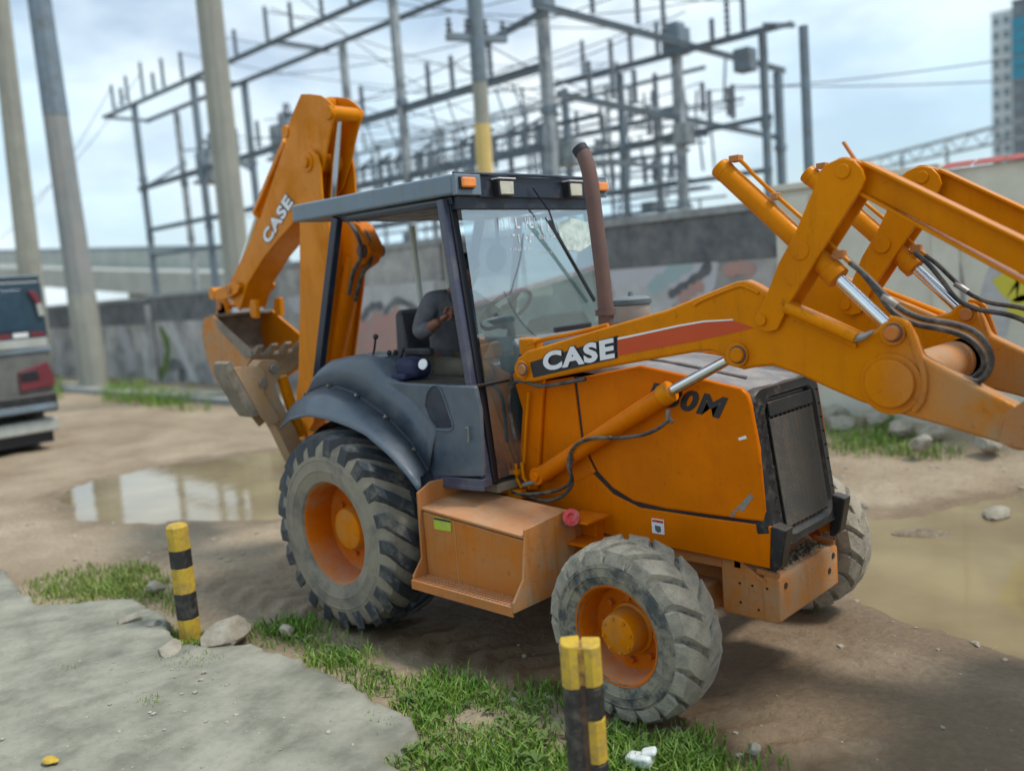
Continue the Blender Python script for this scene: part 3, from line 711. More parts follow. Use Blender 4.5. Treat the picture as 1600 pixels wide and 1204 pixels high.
# axles and chassis
mb = MB().bar((2.16, -.66, .42), (2.16, .66, .42), .16, .15).cyl((2.16, -.72, .445), (2.16, -.60, .445), .11, 20).cyl((2.16, .60, .445), (2.16, .72, .445), .11, 20).box((2.16, 0, .46), (.30, .34, .26))
obj('front_axle', mb, m_orange_muddy, bk, .015)
mb = MB().cyl((0, -.64, .655), (0, .64, .655), .13, 24).box((0, 0, .655), (.45, .5, .42))
obj('rear_axle', mb, m_orange_dusty, bk, .02)
frame_poly = [(1.559, 1.050), (1.700, 0.940), (1.878, 0.886), (2.278, 0.885), (2.652, 0.891), (2.635, 0.676), (2.266, 0.687), (1.907, 0.693), (1.690, 0.696), (1.317, 0.742), (1.066, 0.796), (0.910, 0.849), (0.926, 1.001), (1.244, 1.031)]
for s in (-1, 1):
    obj('frame_rail', MB().plate(frame_poly, s * .362, s * .335), m_orange_shade, bk, .006)
obj('chassis', MB().span((-.55, -.33, .62), (2.35, .33, .90)).span((.2, -.30, .50), (1.6, .30, .62)), m_orange_dusty, bk, .01)
# black end cap of the frame rail and front frame
for s in (-1, 1):
    obj('rail_end_cap', MB().plate([(2.64, .665), (2.655, .90), (2.735, .885), (2.70, .70), (2.67, .67)], s * .372, s * .29), m_black, bk, .01)
# engine side panels
panel = [(1.490, 1.590), (1.935, 1.665), (2.321, 1.602), (2.525, 1.563), (2.558, 1.533), (2.576, 1.477), (2.606, 1.272), (2.632, 0.959), (2.620, 0.906), (2.355, 0.903), (2.046, 0.900), (1.839, 0.917), (1.700, 0.977), (1.603, 1.059), (1.558, 1.132), (1.515, 1.224)]
cowl = [(1.099, 1.542), (1.470, 1.596), (1.499, 1.223), (1.542, 1.130), (1.587, 1.053), (1.460, 0.988), (1.060, 0.946)]
for s in (-1, 1):
    sp = obj('side_panel', MB().plate(panel, s * .368, s * .33), m_orange_shade, bk, .016, seg=3)
    if s < 0:
        letters('lettering', '580M', (1.960, -0.370, 1.472), (2.416, -0.370, 1.404), (2.001, -0.370, 1.582), m_ink, sp, .001, .0005, .045, shear=0.12)
        # raised trim triangle and scratches near the lower front corner
        obj('scuff_mark', MB().plate([(2.478, 0.967), (2.552, 1.046), (2.571, 1.030), (2.505, 0.944)], -.3695, -.368), m_steel, sp)
        obj('scuff_mark', MB().plate([(2.432, 0.915), (2.471, 0.966), (2.484, 0.958), (2.450, 0.911)], -.3695, -.368), m_steel, sp)
        obj('scuff_mark', MB().plate([(2.499, 1.316), (2.541, 1.332), (2.548, 1.317), (2.505, 1.304)], -.3695, -.368), m_white, sp)
    obj('cowl_panel', MB().plate(cowl, s * .366, s * .33), m_orange_shade, bk, .01)
    obj('seam_gasket', MB().plate([(1.461, 1.596), (1.499, 1.597), (1.523, 1.224), (1.566, 1.132), (1.610, 1.055), (1.703, 0.977), (1.842, 0.917), (2.045, 0.900), (2.353, 0.902), (2.622, 0.906), (2.652, 0.888), (2.277, 0.875), (1.877, 0.875), (1.690, 0.924), (1.562, 1.036), (1.482, 1.184)], s * .352, s * .32), m_ink, bk)
    if s < 0:
        st = obj('warning_sticker', MB().plate([(1.954, 0.840), (2.032, 0.840), (2.031, 0.759), (1.953, 0.758)], -.3655, -.3625), m_white, bk)
        obj('sticker_band', MB().plate([(1.959, 0.835), (2.028, 0.834), (2.027, 0.820), (1.958, 0.821)], -.3665, -.3655), m_redplastic, st)
        obj('sticker_pictogram', MB().plate([(1.973, 0.804), (2.010, 0.802), (2.012, 0.774), (1.991, 0.764), (1.975, 0.776)], -.3662, -.3655), m_dash, st)
# hood top: grey, gently falling to the front, rounded shoulders
hs = []
for (x, z, w) in ((1.12, 1.70, .35), (1.5, 1.695, .355), (1.95, 1.655, .355), (2.3, 1.60, .352), (2.52, 1.562, .34), (2.57, 1.545, .31)):
    hs.append([(x, -w, z - .07), (x, -w + .008, z - .03), (x, -w + .03, z - .008), (x, -w + .08, z), (x, 0, z + .012), (x, w - .08, z), (x, w - .03, z - .008), (x, w - .008, z - .03), (x, w, z - .07)])
mb = MB().loft(hs); mb.f.append(tuple(range(8, -1, -1))); mb.m.append(0)
k = len(mb.v) - 9; mb.f.append(tuple(range(k, k + 9))); mb.m.append(0)
ht = obj('hood_top', mb, m_hoodtop, bk, angle=50)
obj('hood_crease', MB().tube(curve([(1.3, -.15, 1.712), (1.9, -.16, 1.672), (2.45, -.17, 1.588)], 10), .008, 6), m_hoodtop, ht)
obj('engine_block', MB().span((1.15, -.30, .85), (2.45, .30, 1.52)), m_black, bk)
# grille: bowed black surround, recessed mesh of wires
def gx(z): return 2.572 + (1.53 - z) * 0.135
zt, zb, gw = 1.540, .785, .30
mb = MB()
outer, inner, back = [], [], []
def ring(z0, z1, w, dx, n=6, rad=.09):
    pts = []
    for (cy, cz, a0) in ((w - rad, z1 - rad, 0), (-w + rad, z1 - rad, 90), (-w + rad, z0 + rad, 180), (w - rad, z0 + rad, 270)):
        for k in range(n):
            a = math.radians(a0 + 90 * k / (n - 1)); y, z = cy + rad * math.cos(a), cz + rad * math.sin(a)
            pts.append((gx(z) + dx - 0.022 * abs(y / .3) ** 2.5, y, z))
    return pts
rings = [ring(zb - .02, zt + .012, .364, -.05), ring(zb - .015, zt + .012, .363, .012), ring(zb - .01, zt + .006, .348, .030), ring(zb, zt, .318, .025), ring(zb + .03, zt - .035, .275, .03), ring(zb + .05, zt - .055, .245, -.005)]
mb.loft(rings, close=True)
gr = obj('grille', mb, m_black, bk, angle=50)
mb = MB(); c = ring(zb + .05, zt - .055, .25, -.006); mb.add(c, [tuple(range(len(c)))])
obj('grille_mesh', mb, m_grille, gr)
obj('grille_header', MB().prism([(gx(z) + .002, y, z) for y, z in ((-.235, zt - .065), (.235, zt - .065), (.235, zt - .135), (-.235, zt - .135))], (.014, 0, 0)), m_black, gr, .004)
mb = MB()
for k in range(58):
    z = zb + .075 + k * (zt - zb - .23) / 57
    mb.bar((gx(z) + .006, -.232, z), (gx(z) + .006, .232, z), .006, .0055)
for k in range(11):
    y = -.225 + k * .045; mb.bar((gx(zb + .06) + .003, y, zb + .06), (gx(zt - .14) + .003, y, zt - .14), .005, .004, up=(1, 0, 0))
obj('grille_wires', mb, m_wire, gr)['kind'] = 'stuff'
mb = MB()
for s in (-1, 1):
    for k in range(9):
        z = zb + .09 + k * .074; mb.cyl((gx(z) + .012, s * .296, z), (gx(z) + .022, s * .296, z), .006, 6)
obj('grille_bolts', mb, m_grille, gr)['kind'] = 'stuff'
# front counterweight with a mud filled step
cw = MB().plate([(2.345, .385), (2.645, .385), (2.668, .40), (2.668, .60), (2.655, .622), (2.58, .622), (2.575, .60), (2.42, .70), (2.345, .70)], -.33, .33)
cwo = obj('counterweight', cw, m_orange_muddy, bk, .012)
obj('counterweight_lip', MB().bar((2.44, -.33, .66), (2.44, .33, .66), .05, .06).bar((2.54, -.315, .64), (2.66, -.315, .625), .03, .03).bar((2.54, .315, .64), (2.66, .315, .625), .03, .03), m_orange_dusty, cwo, .008)
mb = MB()
for k in range(260):
    a = random.uniform(-.24, .26); x = random.uniform(2.49, 2.635); r = random.uniform(.006, .017)
    mb.ball((x, a, .618 + random.uniform(-.004, .008)), r, 6, 4)
obj('mud_clods', mb, m_mud, cwo, angle=80)['kind'] = 'stuff'
mb = MB()
for (y, z) in ((.27, .57), (.22, .50), (-.27, .57)): mb.cyl((2.66, y, z), (2.672, y, z), .016, 12)
for (x, z) in ((2.45, .56), (2.52, .56), (2.6, .56), (2.45, .46), (2.55, .44)): mb.cyl((x, -.325, z), (x, -.334, z), .006, 8)
obj('bolt_holes', mb, m_ink, cwo)['kind'] = 'stuff'

# ---- loader: two arms, bell cranks, cylinders
arm = [(1.135, 1.660), (1.171, 1.716), (1.246, 1.757), (1.371, 1.782), (1.821, 1.882), (2.206, 1.961), (2.427, 2.030), (2.593, 2.079), (2.639, 2.083), (2.683, 2.063), (2.742, 2.026), (2.854, 1.970), (3.022, 1.895), (3.159, 1.830), (3.235, 1.845), (3.262, 1.879), (3.307, 1.888), (3.350, 1.869), (3.379, 1.812), (3.409, 1.734), (3.560, 1.654), (3.697, 1.582), (3.784, 1.537), (3.831, 1.486), (3.831, 1.423), (3.779, 1.382), (3.695, 1.400), (3.509, 1.451), (3.310, 1.498), (3.164, 1.538), (3.040, 1.586), (2.895, 1.647), (2.764, 1.689), (2.671, 1.681), (2.612, 1.669), (2.546, 1.686), (2.514, 1.734), (2.446, 1.755), (2.365, 1.752), (2.033, 1.702), (1.672, 1.646), (1.277, 1.577), (1.192, 1.575), (1.139, 1.607)]
def ys(s, a): return -s * a      # s=+1 is the right-hand (photographed) side
for s in (1, -1):
    A = obj('loader_arm', MB().plate(arm, ys(s, .495), ys(s, .405)), m_orange, bk, .018, seg=3)
    # rounded edge bead, strut clipped on the arm, pins and bosses
    top = [(2.371, -0.495, 1.978), (2.426, -0.495, 2.003), (2.592, -0.495, 2.053), (2.638, -0.495, 2.056), (2.682, -0.495, 2.037), (2.713, -0.495, 2.021)]
    obj('stiffener_bead', MB().tube(curve([(x, ys(s, .497), z) for x, y, z in top], 16), .008, 6), m_orange, A)
    obj('safety_strut', MB().tube([(x, ys(s, .535), z) for x, y, z in [(2.861, -0.535, 1.955), (3.170, -0.535, 1.817)]], .026, 12).plate([(x, z) for x, z in [(2.863, 1.921), (2.869, 1.904), (3.158, 1.771), (3.156, 1.793)]], ys(s, .512), ys(s, .497)), m_orange, A, .002)
    obj('strut_clip', MB().tube([(x, ys(s, .53), z) for x, y, z in [(3.157, -0.530, 1.817), (3.200, -0.530, 1.822), (3.241, -0.530, 1.845)]], [.022, .015, .006], 8), m_steel, A)
    def pin(nm, q, r, y0, y1, mat=m_orange, seg=24):
        return obj(nm, MB().cyl((q[0], ys(s, y0), q[2]), (q[0], ys(s, y1), q[2]), r, seg), mat, A, .006)
    pin('pivot_boss', (1.210, -0.500, 1.650), .052, .38, .515)
    pin('pivot_pin', (1.228, -0.520, 1.653), .030, .36, .53, m_orange_dusty, 16)
    pin('lift_boss', (2.592, -0.500, 1.741), .058, .40, .515)
    pin('lift_pin', (2.603, -0.520, 1.743), .034, .38, .535)
    pin('tilt_boss', (3.307, -0.500, 1.834), .052, .40, .515)
    pin('tilt_pin', (3.315, -0.520, 1.836), .031, .38, .545, m_orange_dusty, 16)
    pin('tube_flange', (3.294, -0.500, 1.622), .128, .40, .507, m_orange, 40)
    pin('tube_cap', (3.297, -0.520, 1.627), .100, .40, .535, m_orange, 40)
    pin('bucket_boss', (3.774, -0.500, 1.459), .075, .39, .52, m_orange_muddy, 24)
    pin('bucket_pin', (3.784, -0.530, 1.465), .036, .30, .55, m_steel, 16)
    for q_, r_, y_ in (((1.228, -0.520, 1.653), .040, .519), ((2.603, -0.520, 1.743), .044, .519), ((3.315, -0.520, 1.836), .041, .519), ((3.784, -0.530, 1.465), .050, .524)):
        pin('greasy_washer', q_, r_, y_ - .008, y_, m_rust, 20)
    # bracket rib running from the tilt pin down round the flange
    rib = [(3.296, -0.500, 1.892), (3.352, -0.500, 1.877), (3.381, -0.500, 1.820), (3.409, -0.500, 1.729), (3.429, -0.500, 1.651), (3.420, -0.500, 1.568), (3.384, -0.500, 1.513)]
    obj('rib', MB().tube(curve([(x, ys(s, .50), z) for x, y, z in rib], 18), .014, 8), m_orange, A)
    # red stripe, white line, black block and lettering
    if s == 1:
        st = obj('stripe', MB().plate([(1.901, 1.818), (2.045, 1.841), (2.276, 1.879), (2.421, 1.898), (2.572, 1.901), (2.681, 1.865), (2.555, 1.840), (2.369, 1.806), (2.038, 1.755), (1.895, 1.731)], -.4972, -.4948), m_red, A)
        obj('stripe_edge', MB().plate([(1.902, 1.826), (2.045, 1.848), (2.276, 1.886), (2.421, 1.904), (2.572, 1.907), (2.578, 1.901), (2.421, 1.896), (2.276, 1.877), (2.044, 1.838), (1.901, 1.815)], -.4976, -.4948), m_white, A)
        obj('stripe_block', MB().plate([(1.271, 1.691), (1.903, 1.838), (1.894, 1.721), (1.287, 1.603)], -.4972, -.4948), m_ink, A)
        letters('lettering_outline', 'CASE', (1.375, -0.499, 1.640), (1.879, -0.499, 1.721), (1.376, -0.499, 1.747), m_ink, A, .0012, .0010, .085, pad=.02)
        letters('lettering', 'CASE', (1.376, -0.500, 1.640), (1.880, -0.500, 1.721), (1.376, -0.500, 1.747), m_white, A, .0012, .0026, .045)
    # bell crank: two plates astride the arm
    bell = [(3.015, 2.483), (3.027, 2.519), (3.056, 2.544), (3.098, 2.556), (3.133, 2.559), (3.175, 2.543), (3.206, 2.505), (3.218, 2.463), (3.206, 2.431), (3.102, 2.288), (2.999, 2.149), (2.866, 1.965), (2.843, 1.918), (2.807, 1.856), (2.763, 1.845), (2.725, 1.855), (2.704, 1.884), (2.713, 1.930), (2.761, 2.009), (2.825, 2.147), (2.909, 2.274)]
    B = obj('bell_crank', MB().plate(bell, ys(s, .522), ys(s, .500)), m_orange, bk, .005)
    obj('inner_plate', MB().plate(bell, ys(s, .402), ys(s, .380)), m_orange, B, .005)
    def bpin(nm, q, r, y0, y1, mat=m_orange, seg=24):
        return obj(nm, MB().cyl((q[0], ys(s, y0), q[2]), (q[0], ys(s, y1), q[2]), r, seg), mat, B, .004)
    bpin('top_pin', (3.131, -0.520, 2.505), .030, .37, .531)
    bpin('trunnion_cap', (2.929, -0.520, 2.198), .043, .37, .527)
    bpin('pivot_bolt', (2.734, -0.520, 1.901), .026, .37, .535)
    # tilt cylinder through the bell crank
    a = (2.529, -0.447, 2.597); b = (3.058, -0.447, 2.074); c = (3.292, -0.447, 1.834)
    f = lambda q: (q[0], ys(s, .447), q[2])
    T = obj('tilt_cylinder', MB().tube([f(a), f(b)], .047, 24), m_orange, bk, .006)
    va = Vector(f(a)); vb = Vector(f(b)); dv = (vb - va).normalized()
    obj('cylinder_gland', MB().cyl(vb - dv * .05, vb + dv * .012, .053, 24), m_orange, T, .004)
    obj('cylinder_cap', MB().cyl(va - dv * .02, va + dv * .03, .049, 24), m_orange, T, .006)
    obj('rod', MB().cyl(vb, f(c), .026, 20), m_chrome, T)
    obj('rod_eye', MB().cyl((c[0], ys(s, .415), c[2]), (c[0], ys(s, .48), c[2]), .048, 20), m_orange, T, .004)
    pipe = [f(q) for q in [(2.595, -0.447, 2.643), (2.632, -0.447, 2.617), (2.708, -0.447, 2.530), (2.856, -0.447, 2.386), (3.012, -0.447, 2.236), (3.072, -0.447, 2.172), (3.121, -0.447, 2.125)]]
    obj('hydraulic_pipe', MB().tube(curve(pipe, 22), .0095, 8), m_orange, T)
    obj('pipe_clamp', MB().box(f((2.601, -0.447, 2.636)), (.05, .05, .03)).box(f((3.072, -0.447, 2.166)), (.05, .04, .04)).box(f((2.789, -0.447, 2.444)), (.03, .05, .03)), m_orange_dusty, T, .004)
    hs_ = [f(q) for q in [(3.115, -0.447, 2.131), (3.174, -0.447, 2.079), (3.247, -0.447, 2.000), (3.315, -0.447, 1.934), (3.403, -0.447, 1.887), (3.525, -0.447, 1.861), (3.607, -0.447, 1.825), (3.652, -0.447, 1.762), (3.658, -0.447, 1.695), (3.616, -0.447, 1.633), (3.557, -0.447, 1.647)]]
    obj('hose', MB().tube(curve(hs_, 44), .0125, 8), m_rubber_black, T)
    hs_ = [(x, ys(s, .40), z) for x, y, z in [(3.079, -0.400, 2.148), (3.144, -0.400, 2.086), (3.207, -0.400, 2.002), (3.271, -0.400, 1.913), (3.361, -0.400, 1.860), (3.485, -0.400, 1.832), (3.569, -0.400, 1.795), (3.615, -0.400, 1.739), (3.619, -0.400, 1.681), (3.578, -0.400, 1.636)]]
    obj('hose', MB().tube(curve(hs_, 44), .0125, 8), m_rubber_black, T)
    obj('hose_ferrule', MB().cyl(f((3.251, -0.447, 1.984)), f((3.308, -0.447, 1.940)), .016, 10), m_steel, T)
    # tilt link: I section running forward from the top of the bell crank
    p0 = (3.134, -0.450, 2.507); p1 = (3.777, -0.450, 2.101)
    d = Vector((p1[0] - p0[0], 0, p1[2] - p0[2])).normalized(); L = 1.0; n = Vector((-d.z, 0, d.x))
    P0 = Vector((p0[0], ys(s, .45), p0[2])); P1 = P0 + d * 1.15
    K = obj('tilt_link', MB().bar(P0, P1, .02, .10, up=n), m_orange, bk, .004)
    obj('flange', MB().bar(P0 + n * .055 + d * .04, P1 + n * .062, .095, .014, up=n), m_orange, K, .004)
    obj('flange', MB().bar(P0 - n * .055 + d * .06, P1 - n * .075, .095, .014, up=n), m_orange, K, .004)
    obj('link_eye', MB().cyl((p0[0] - .02, ys(s, .41), p0[2] + .0), (p0[0] - .02, ys(s, .49), p0[2]), .06, 24), m_orange, K, .004)
    obj('link_gusset', MB().prism([P1 - n * .06 - d * .30, P1 - n * .06, P1 - n * .22 + d * .10, P1 - n * .22 + d * .02], (0, .02, 0)), m_orange, K, .003)
    if s == 1:
        obj('indicator_rod', MB().bar((3.096, -0.430, 2.634), (3.148, -0.430, 2.547), .02, .012), m_orange_dusty, B, .002)
    # lift cylinder
    a = (1.238, -0.440, 1.021); b = (2.164, -0.440, 1.543); c = (2.557, -0.440, 1.734); f = lambda q: (q[0], ys(s, .44), q[2])
    va, vb = Vector(f(a)), Vector(f(b)); dv = (vb - va).normalized()
    Lc = obj('lift_cylinder', MB().tube([va + dv * .02, vb], .050, 24), m_orange_shade, bk, .006)
    obj('cylinder_gland', MB().cyl(vb - dv * .05, vb + dv * .012, .057, 24), m_orange, Lc, .004)
    obj('rod', MB().cyl(vb, f(c), .027, 20), m_chrome, Lc)
    obj('rod_eye', MB().cyl((c[0], ys(s, .40), c[2]), (c[0], ys(s, .485), c[2]), .05, 20), m_orange, Lc, .004)
    obj('cylinder_foot', MB().cyl((a[0], ys(s, .37), a[2]), (a[0], ys(s, .485), a[2]), .052, 20).cyl((a[0], ys(s, .36), a[2]), (a[0], ys(s, .505), a[2]), .028, 12), m_orange_shade, Lc, .004)
    hz = [(x, ys(s, .505), z) for x, y, z in [(2.199, -0.505, 1.415), (2.135, -0.505, 1.369), (2.033, -0.505, 1.326), (1.867, -0.505, 1.297), (1.716, -0.505, 1.287), (1.602, -0.505, 1.254), (1.537, -0.505, 1.195), (1.511, -0.505, 1.113), (1.528, -0.505, 1.042), (1.462, -0.505, 0.983), (1.313, -0.505, 0.937), (1.133, -0.505, 0.908)]]
    obj('hose', MB().tube(curve(hz, 44), .010, 8), m_rubber_black, Lc)
    hz = [(x, ys(s, .49), z) for x, y, z in [(1.527, -0.490, 1.169), (1.510, -0.490, 1.084), (1.517, -0.490, 1.008), (1.435, -0.490, 0.928), (1.305, -0.490, 0.887), (1.175, -0.490, 0.898), (1.041, -0.490, 0.910)]]
    obj('hose', MB().tube(curve(hz, 34), .011, 8), m_rubber_black, Lc)
    obj('hose_fitting', MB().tube([(x, ys(s, .49), z) for x, y, z in [(2.184, -0.490, 1.460), (2.182, -0.490, 1.421), (2.203, -0.490, 1.396)]], .013, 8).cyl((a[0] + .02, ys(s, .47), a[2] - .02), (a[0] - .1, ys(s, .49), a[2] - .06), .014, 8), m_steel, Lc)
obj('torque_tube', MB().cyl(((3.258, -0.420, 1.610)[0], -.42, (3.258, -0.420, 1.610)[2]), ((3.258, -0.420, 1.610)[0], .42, (3.258, -0.420, 1.610)[2]), .098, 32), m_orange_muddy, bk)
# loader tower with pipework beside the cab
for s in (1, -1):
    tw = obj('loader_tower', MB().plate([(1.028, 1.604), (1.183, 1.701), (1.288, 1.646), (1.244, 1.401), (1.194, 1.093), (1.156, 0.914), (0.984, 0.875), (1.045, 1.158), (1.090, 1.394)], ys(s, .40), ys(s, .372)), m_orange_shade, bk, .008)
    obj('hydraulic_pipe', MB().tube([(x, ys(s, .43), z) for x, y, z in [(1.181, -0.430, 1.509), (1.142, -0.430, 1.325), (1.103, -0.430, 1.091), (1.056, -0.430, 0.989)]], .009, 8), m_orange, tw)
    obj('hydraulic_pipe', MB().tube([(x, ys(s, .46), z) for x, y, z in [(1.061, -0.460, 1.078), (1.062, -0.460, 0.984), (1.094, -0.460, 0.933)]], .010, 8).tube([(x, ys(s, .46), z) for x, y, z in [(1.110, -0.460, 1.090), (1.116, -0.460, 1.001), (1.162, -0.460, 0.940)]], .010, 8), m_orange, tw)
    obj('pipe_manifold', MB().tube([(x, ys(s, .47), z) for x, y, z in [(0.565, -0.470, 0.860), (0.912, -0.470, 0.891), (1.099, -0.470, 0.889)]], .013, 8).box((1.06, ys(s, .47), .90), (.12, .05, .05)).box((1.06, ys(s, .47), 1.03), (.07, .04, .03)), m_orange, tw, .004)
    obj('hose', MB().tube(curve([(x, ys(s, .47), z) for x, y, z in [(1.648, -0.470, 1.601), (1.462, -0.470, 1.571), (1.316, -0.470, 1.553), (1.169, -0.470, 1.578), (1.089, -0.470, 1.550), (1.053, -0.470, 1.461), (1.066, -0.470, 1.327), (1.085, -0.470, 1.213)]], 30), .012, 8), m_rubber_black, tw)
    obj('return_pipe', MB().tube(curve([(x, ys(s, .40), z) for x, y, z in [(1.181, -0.400, 1.784), (1.304, -0.400, 1.812), (1.544, -0.400, 1.846), (1.770, -0.400, 1.885)]], 14), .013, 8), m_orange, tw)
    obj('valve_block', MB().box((1.172, -0.370, 1.769) if s == 1 else ((1.172, -0.370, 1.769)[0], .37, (1.172, -0.370, 1.769)[2]), (.13, .08, .10)), m_orange, tw, .015)
# loader bucket, carried in front of the arms (right of the picture's edge)
sec = [(4.02, 1.30), (4.0, 1.62), (4.05, 1.86), (4.15, 2.02), (4.20, 2.0), (4.10, 1.84), (4.06, 1.62), (4.08, 1.36), (4.20, 1.24), (4.45, 1.22), (4.85, 1.34), (4.86, 1.31), (4.46, 1.17), (4.18, 1.19)]
bu = obj('loader_bucket', MB().plate(sec, -1.12, 1.12), m_orange_muddy, bk, .006)
side = [(4.02, 1.30), (4.0, 1.62), (4.05, 1.86), (4.15, 2.02), (4.86, 1.32), (4.46, 1.17), (4.18, 1.19)]
obj('bucket_cheek', MB().plate(side, -1.14, -1.115).plate(side, 1.115, 1.14), m_orange_muddy, bu)
obj('bucket_ear', MB().plate([(3.72, 1.42), (3.75, 1.54), (4.04, 1.78), (4.04, 1.36)], -.58, -.555).plate([(3.72, 1.42), (3.75, 1.54), (4.04, 1.78), (4.04, 1.36)], -.40, -.375).plate([(3.72, 1.42), (3.75, 1.54), (4.04, 1.78), (4.04, 1.36)], .375, .40).plate([(3.72, 1.42), (3.75, 1.54), (4.04, 1.78), (4.04, 1.36)], .555, .58), m_orange_muddy, bu, .004)

# ---- step / battery box between the wheels, on both sides
for s in (1, -1):
    bx = MB().plate([(.715, .45), (1.525, .45), (1.525, .80), (.715, .855)], ys(s, .925), ys(s, .40))
    bxo = obj('step_box', bx, m_box, bk, .012)
    obj('box_seam', MB().platex([(ys(s, .9265), .44), (ys(s, .9265), .835), (ys(s, .60), .868), (ys(s, .60), .44)], .985, .995), m_orange_muddy, bxo)
    obj('box_lid', MB().prism([(.712, ys(s, .93), .862), (1.53, ys(s, .93), .808), (1.53, ys(s, .55), .86), (.712, ys(s, .55), .90)], (0, 0, .018)), m_orange_dusty, bxo, .006)
    w1 = [(ys(s, 1.05), .445), (ys(s, 1.05), .50), (ys(s, .965), .60), (ys(s, .925), .86), (ys(s, .60), .885), (ys(s, .52), .76), (ys(s, .52), .66), (ys(s, .70), .445)]
    obj('side_wing', MB().platex(w1, 1.53, 1.545), m_orange_muddy, bxo, .004)
    w2 = [(ys(s, 1.03), .435), (ys(s, 1.03), .49), (ys(s, .955), .58), (ys(s, .945), .97), (ys(s, .84), 1.015), (ys(s, .55), 1.0), (ys(s, .55), .50), (ys(s, .70), .435)]
    obj('side_wing', MB().platex(w2, .70, .715), m_orange_dusty, bxo, .004)
    stp = MB().box((1.122, ys(s, .985), .462), (.82, .13, .02)).box((1.122, ys(s, 1.045), .448), (.82, .012, .055))
    so = obj('step_tread', stp, m_orange_dusty, bxo, .003)
    g = MB()
    for i in range(27):
        for j in range(4):
            g.box((.735 + i * .03, ys(s, .945 + j * .027), .4745), (.017, .008, .007), ((1, .5 if (i + j) % 2 else -.5, 0), (.5 if not (i + j) % 2 else -.5, 1, 0), (0, 0, 1)))
    obj('tread_studs', g, m_orange_dusty, so)['kind'] = 'stuff'
    if s == 1:
        lb = obj('warning_sticker', MB().prism([(0.817, -0.928, 0.840), (0.965, -0.927, 0.837), (0.962, -0.928, 0.769), (0.818, -0.928, 0.764)], (0, -.001, 0)), m_lime, bxo)
        obj('sticker_band', MB().prism([(0.821, -0.929, 0.835), (0.964, -0.929, 0.834), (0.964, -0.929, 0.822), (0.820, -0.929, 0.822)], (0, -.0005, 0)), m_ink, lb)
    obj('support_bracket', MB().plate([(1.50, .66), (1.62, .66), (1.62, .82), (1.50, .82)], ys(s, .44), ys(s, .362)).box((1.60, ys(s, .50), .83), (.20, .20, .015)).box((1.60, ys(s, .50), .70), (.20, .20, .015)), m_orange_shade, bxo, .003)
    hb = obj('filler_tap', MB().tube([(1.52, ys(s, .60), .80), (1.58, ys(s, .60), .82), (1.60, ys(s, .62), .86)], .016, 10).cyl((1.47, ys(s, .64), .80), (1.52, ys(s, .64), .80), .02, 10), m_steel, bxo)
    kn = MB().lathe([(-.02, .0), (-.018, .036), (-.006, .050), (.010, .048), (.018, .026), (.008, .012), (.008, .0)], (1.608, -0.620, 0.861) if s == 1 else (1.6, .62, .86), (.55, ys(s, .75), .35), 14)
    obj('knob', kn, m_redplastic, hb)

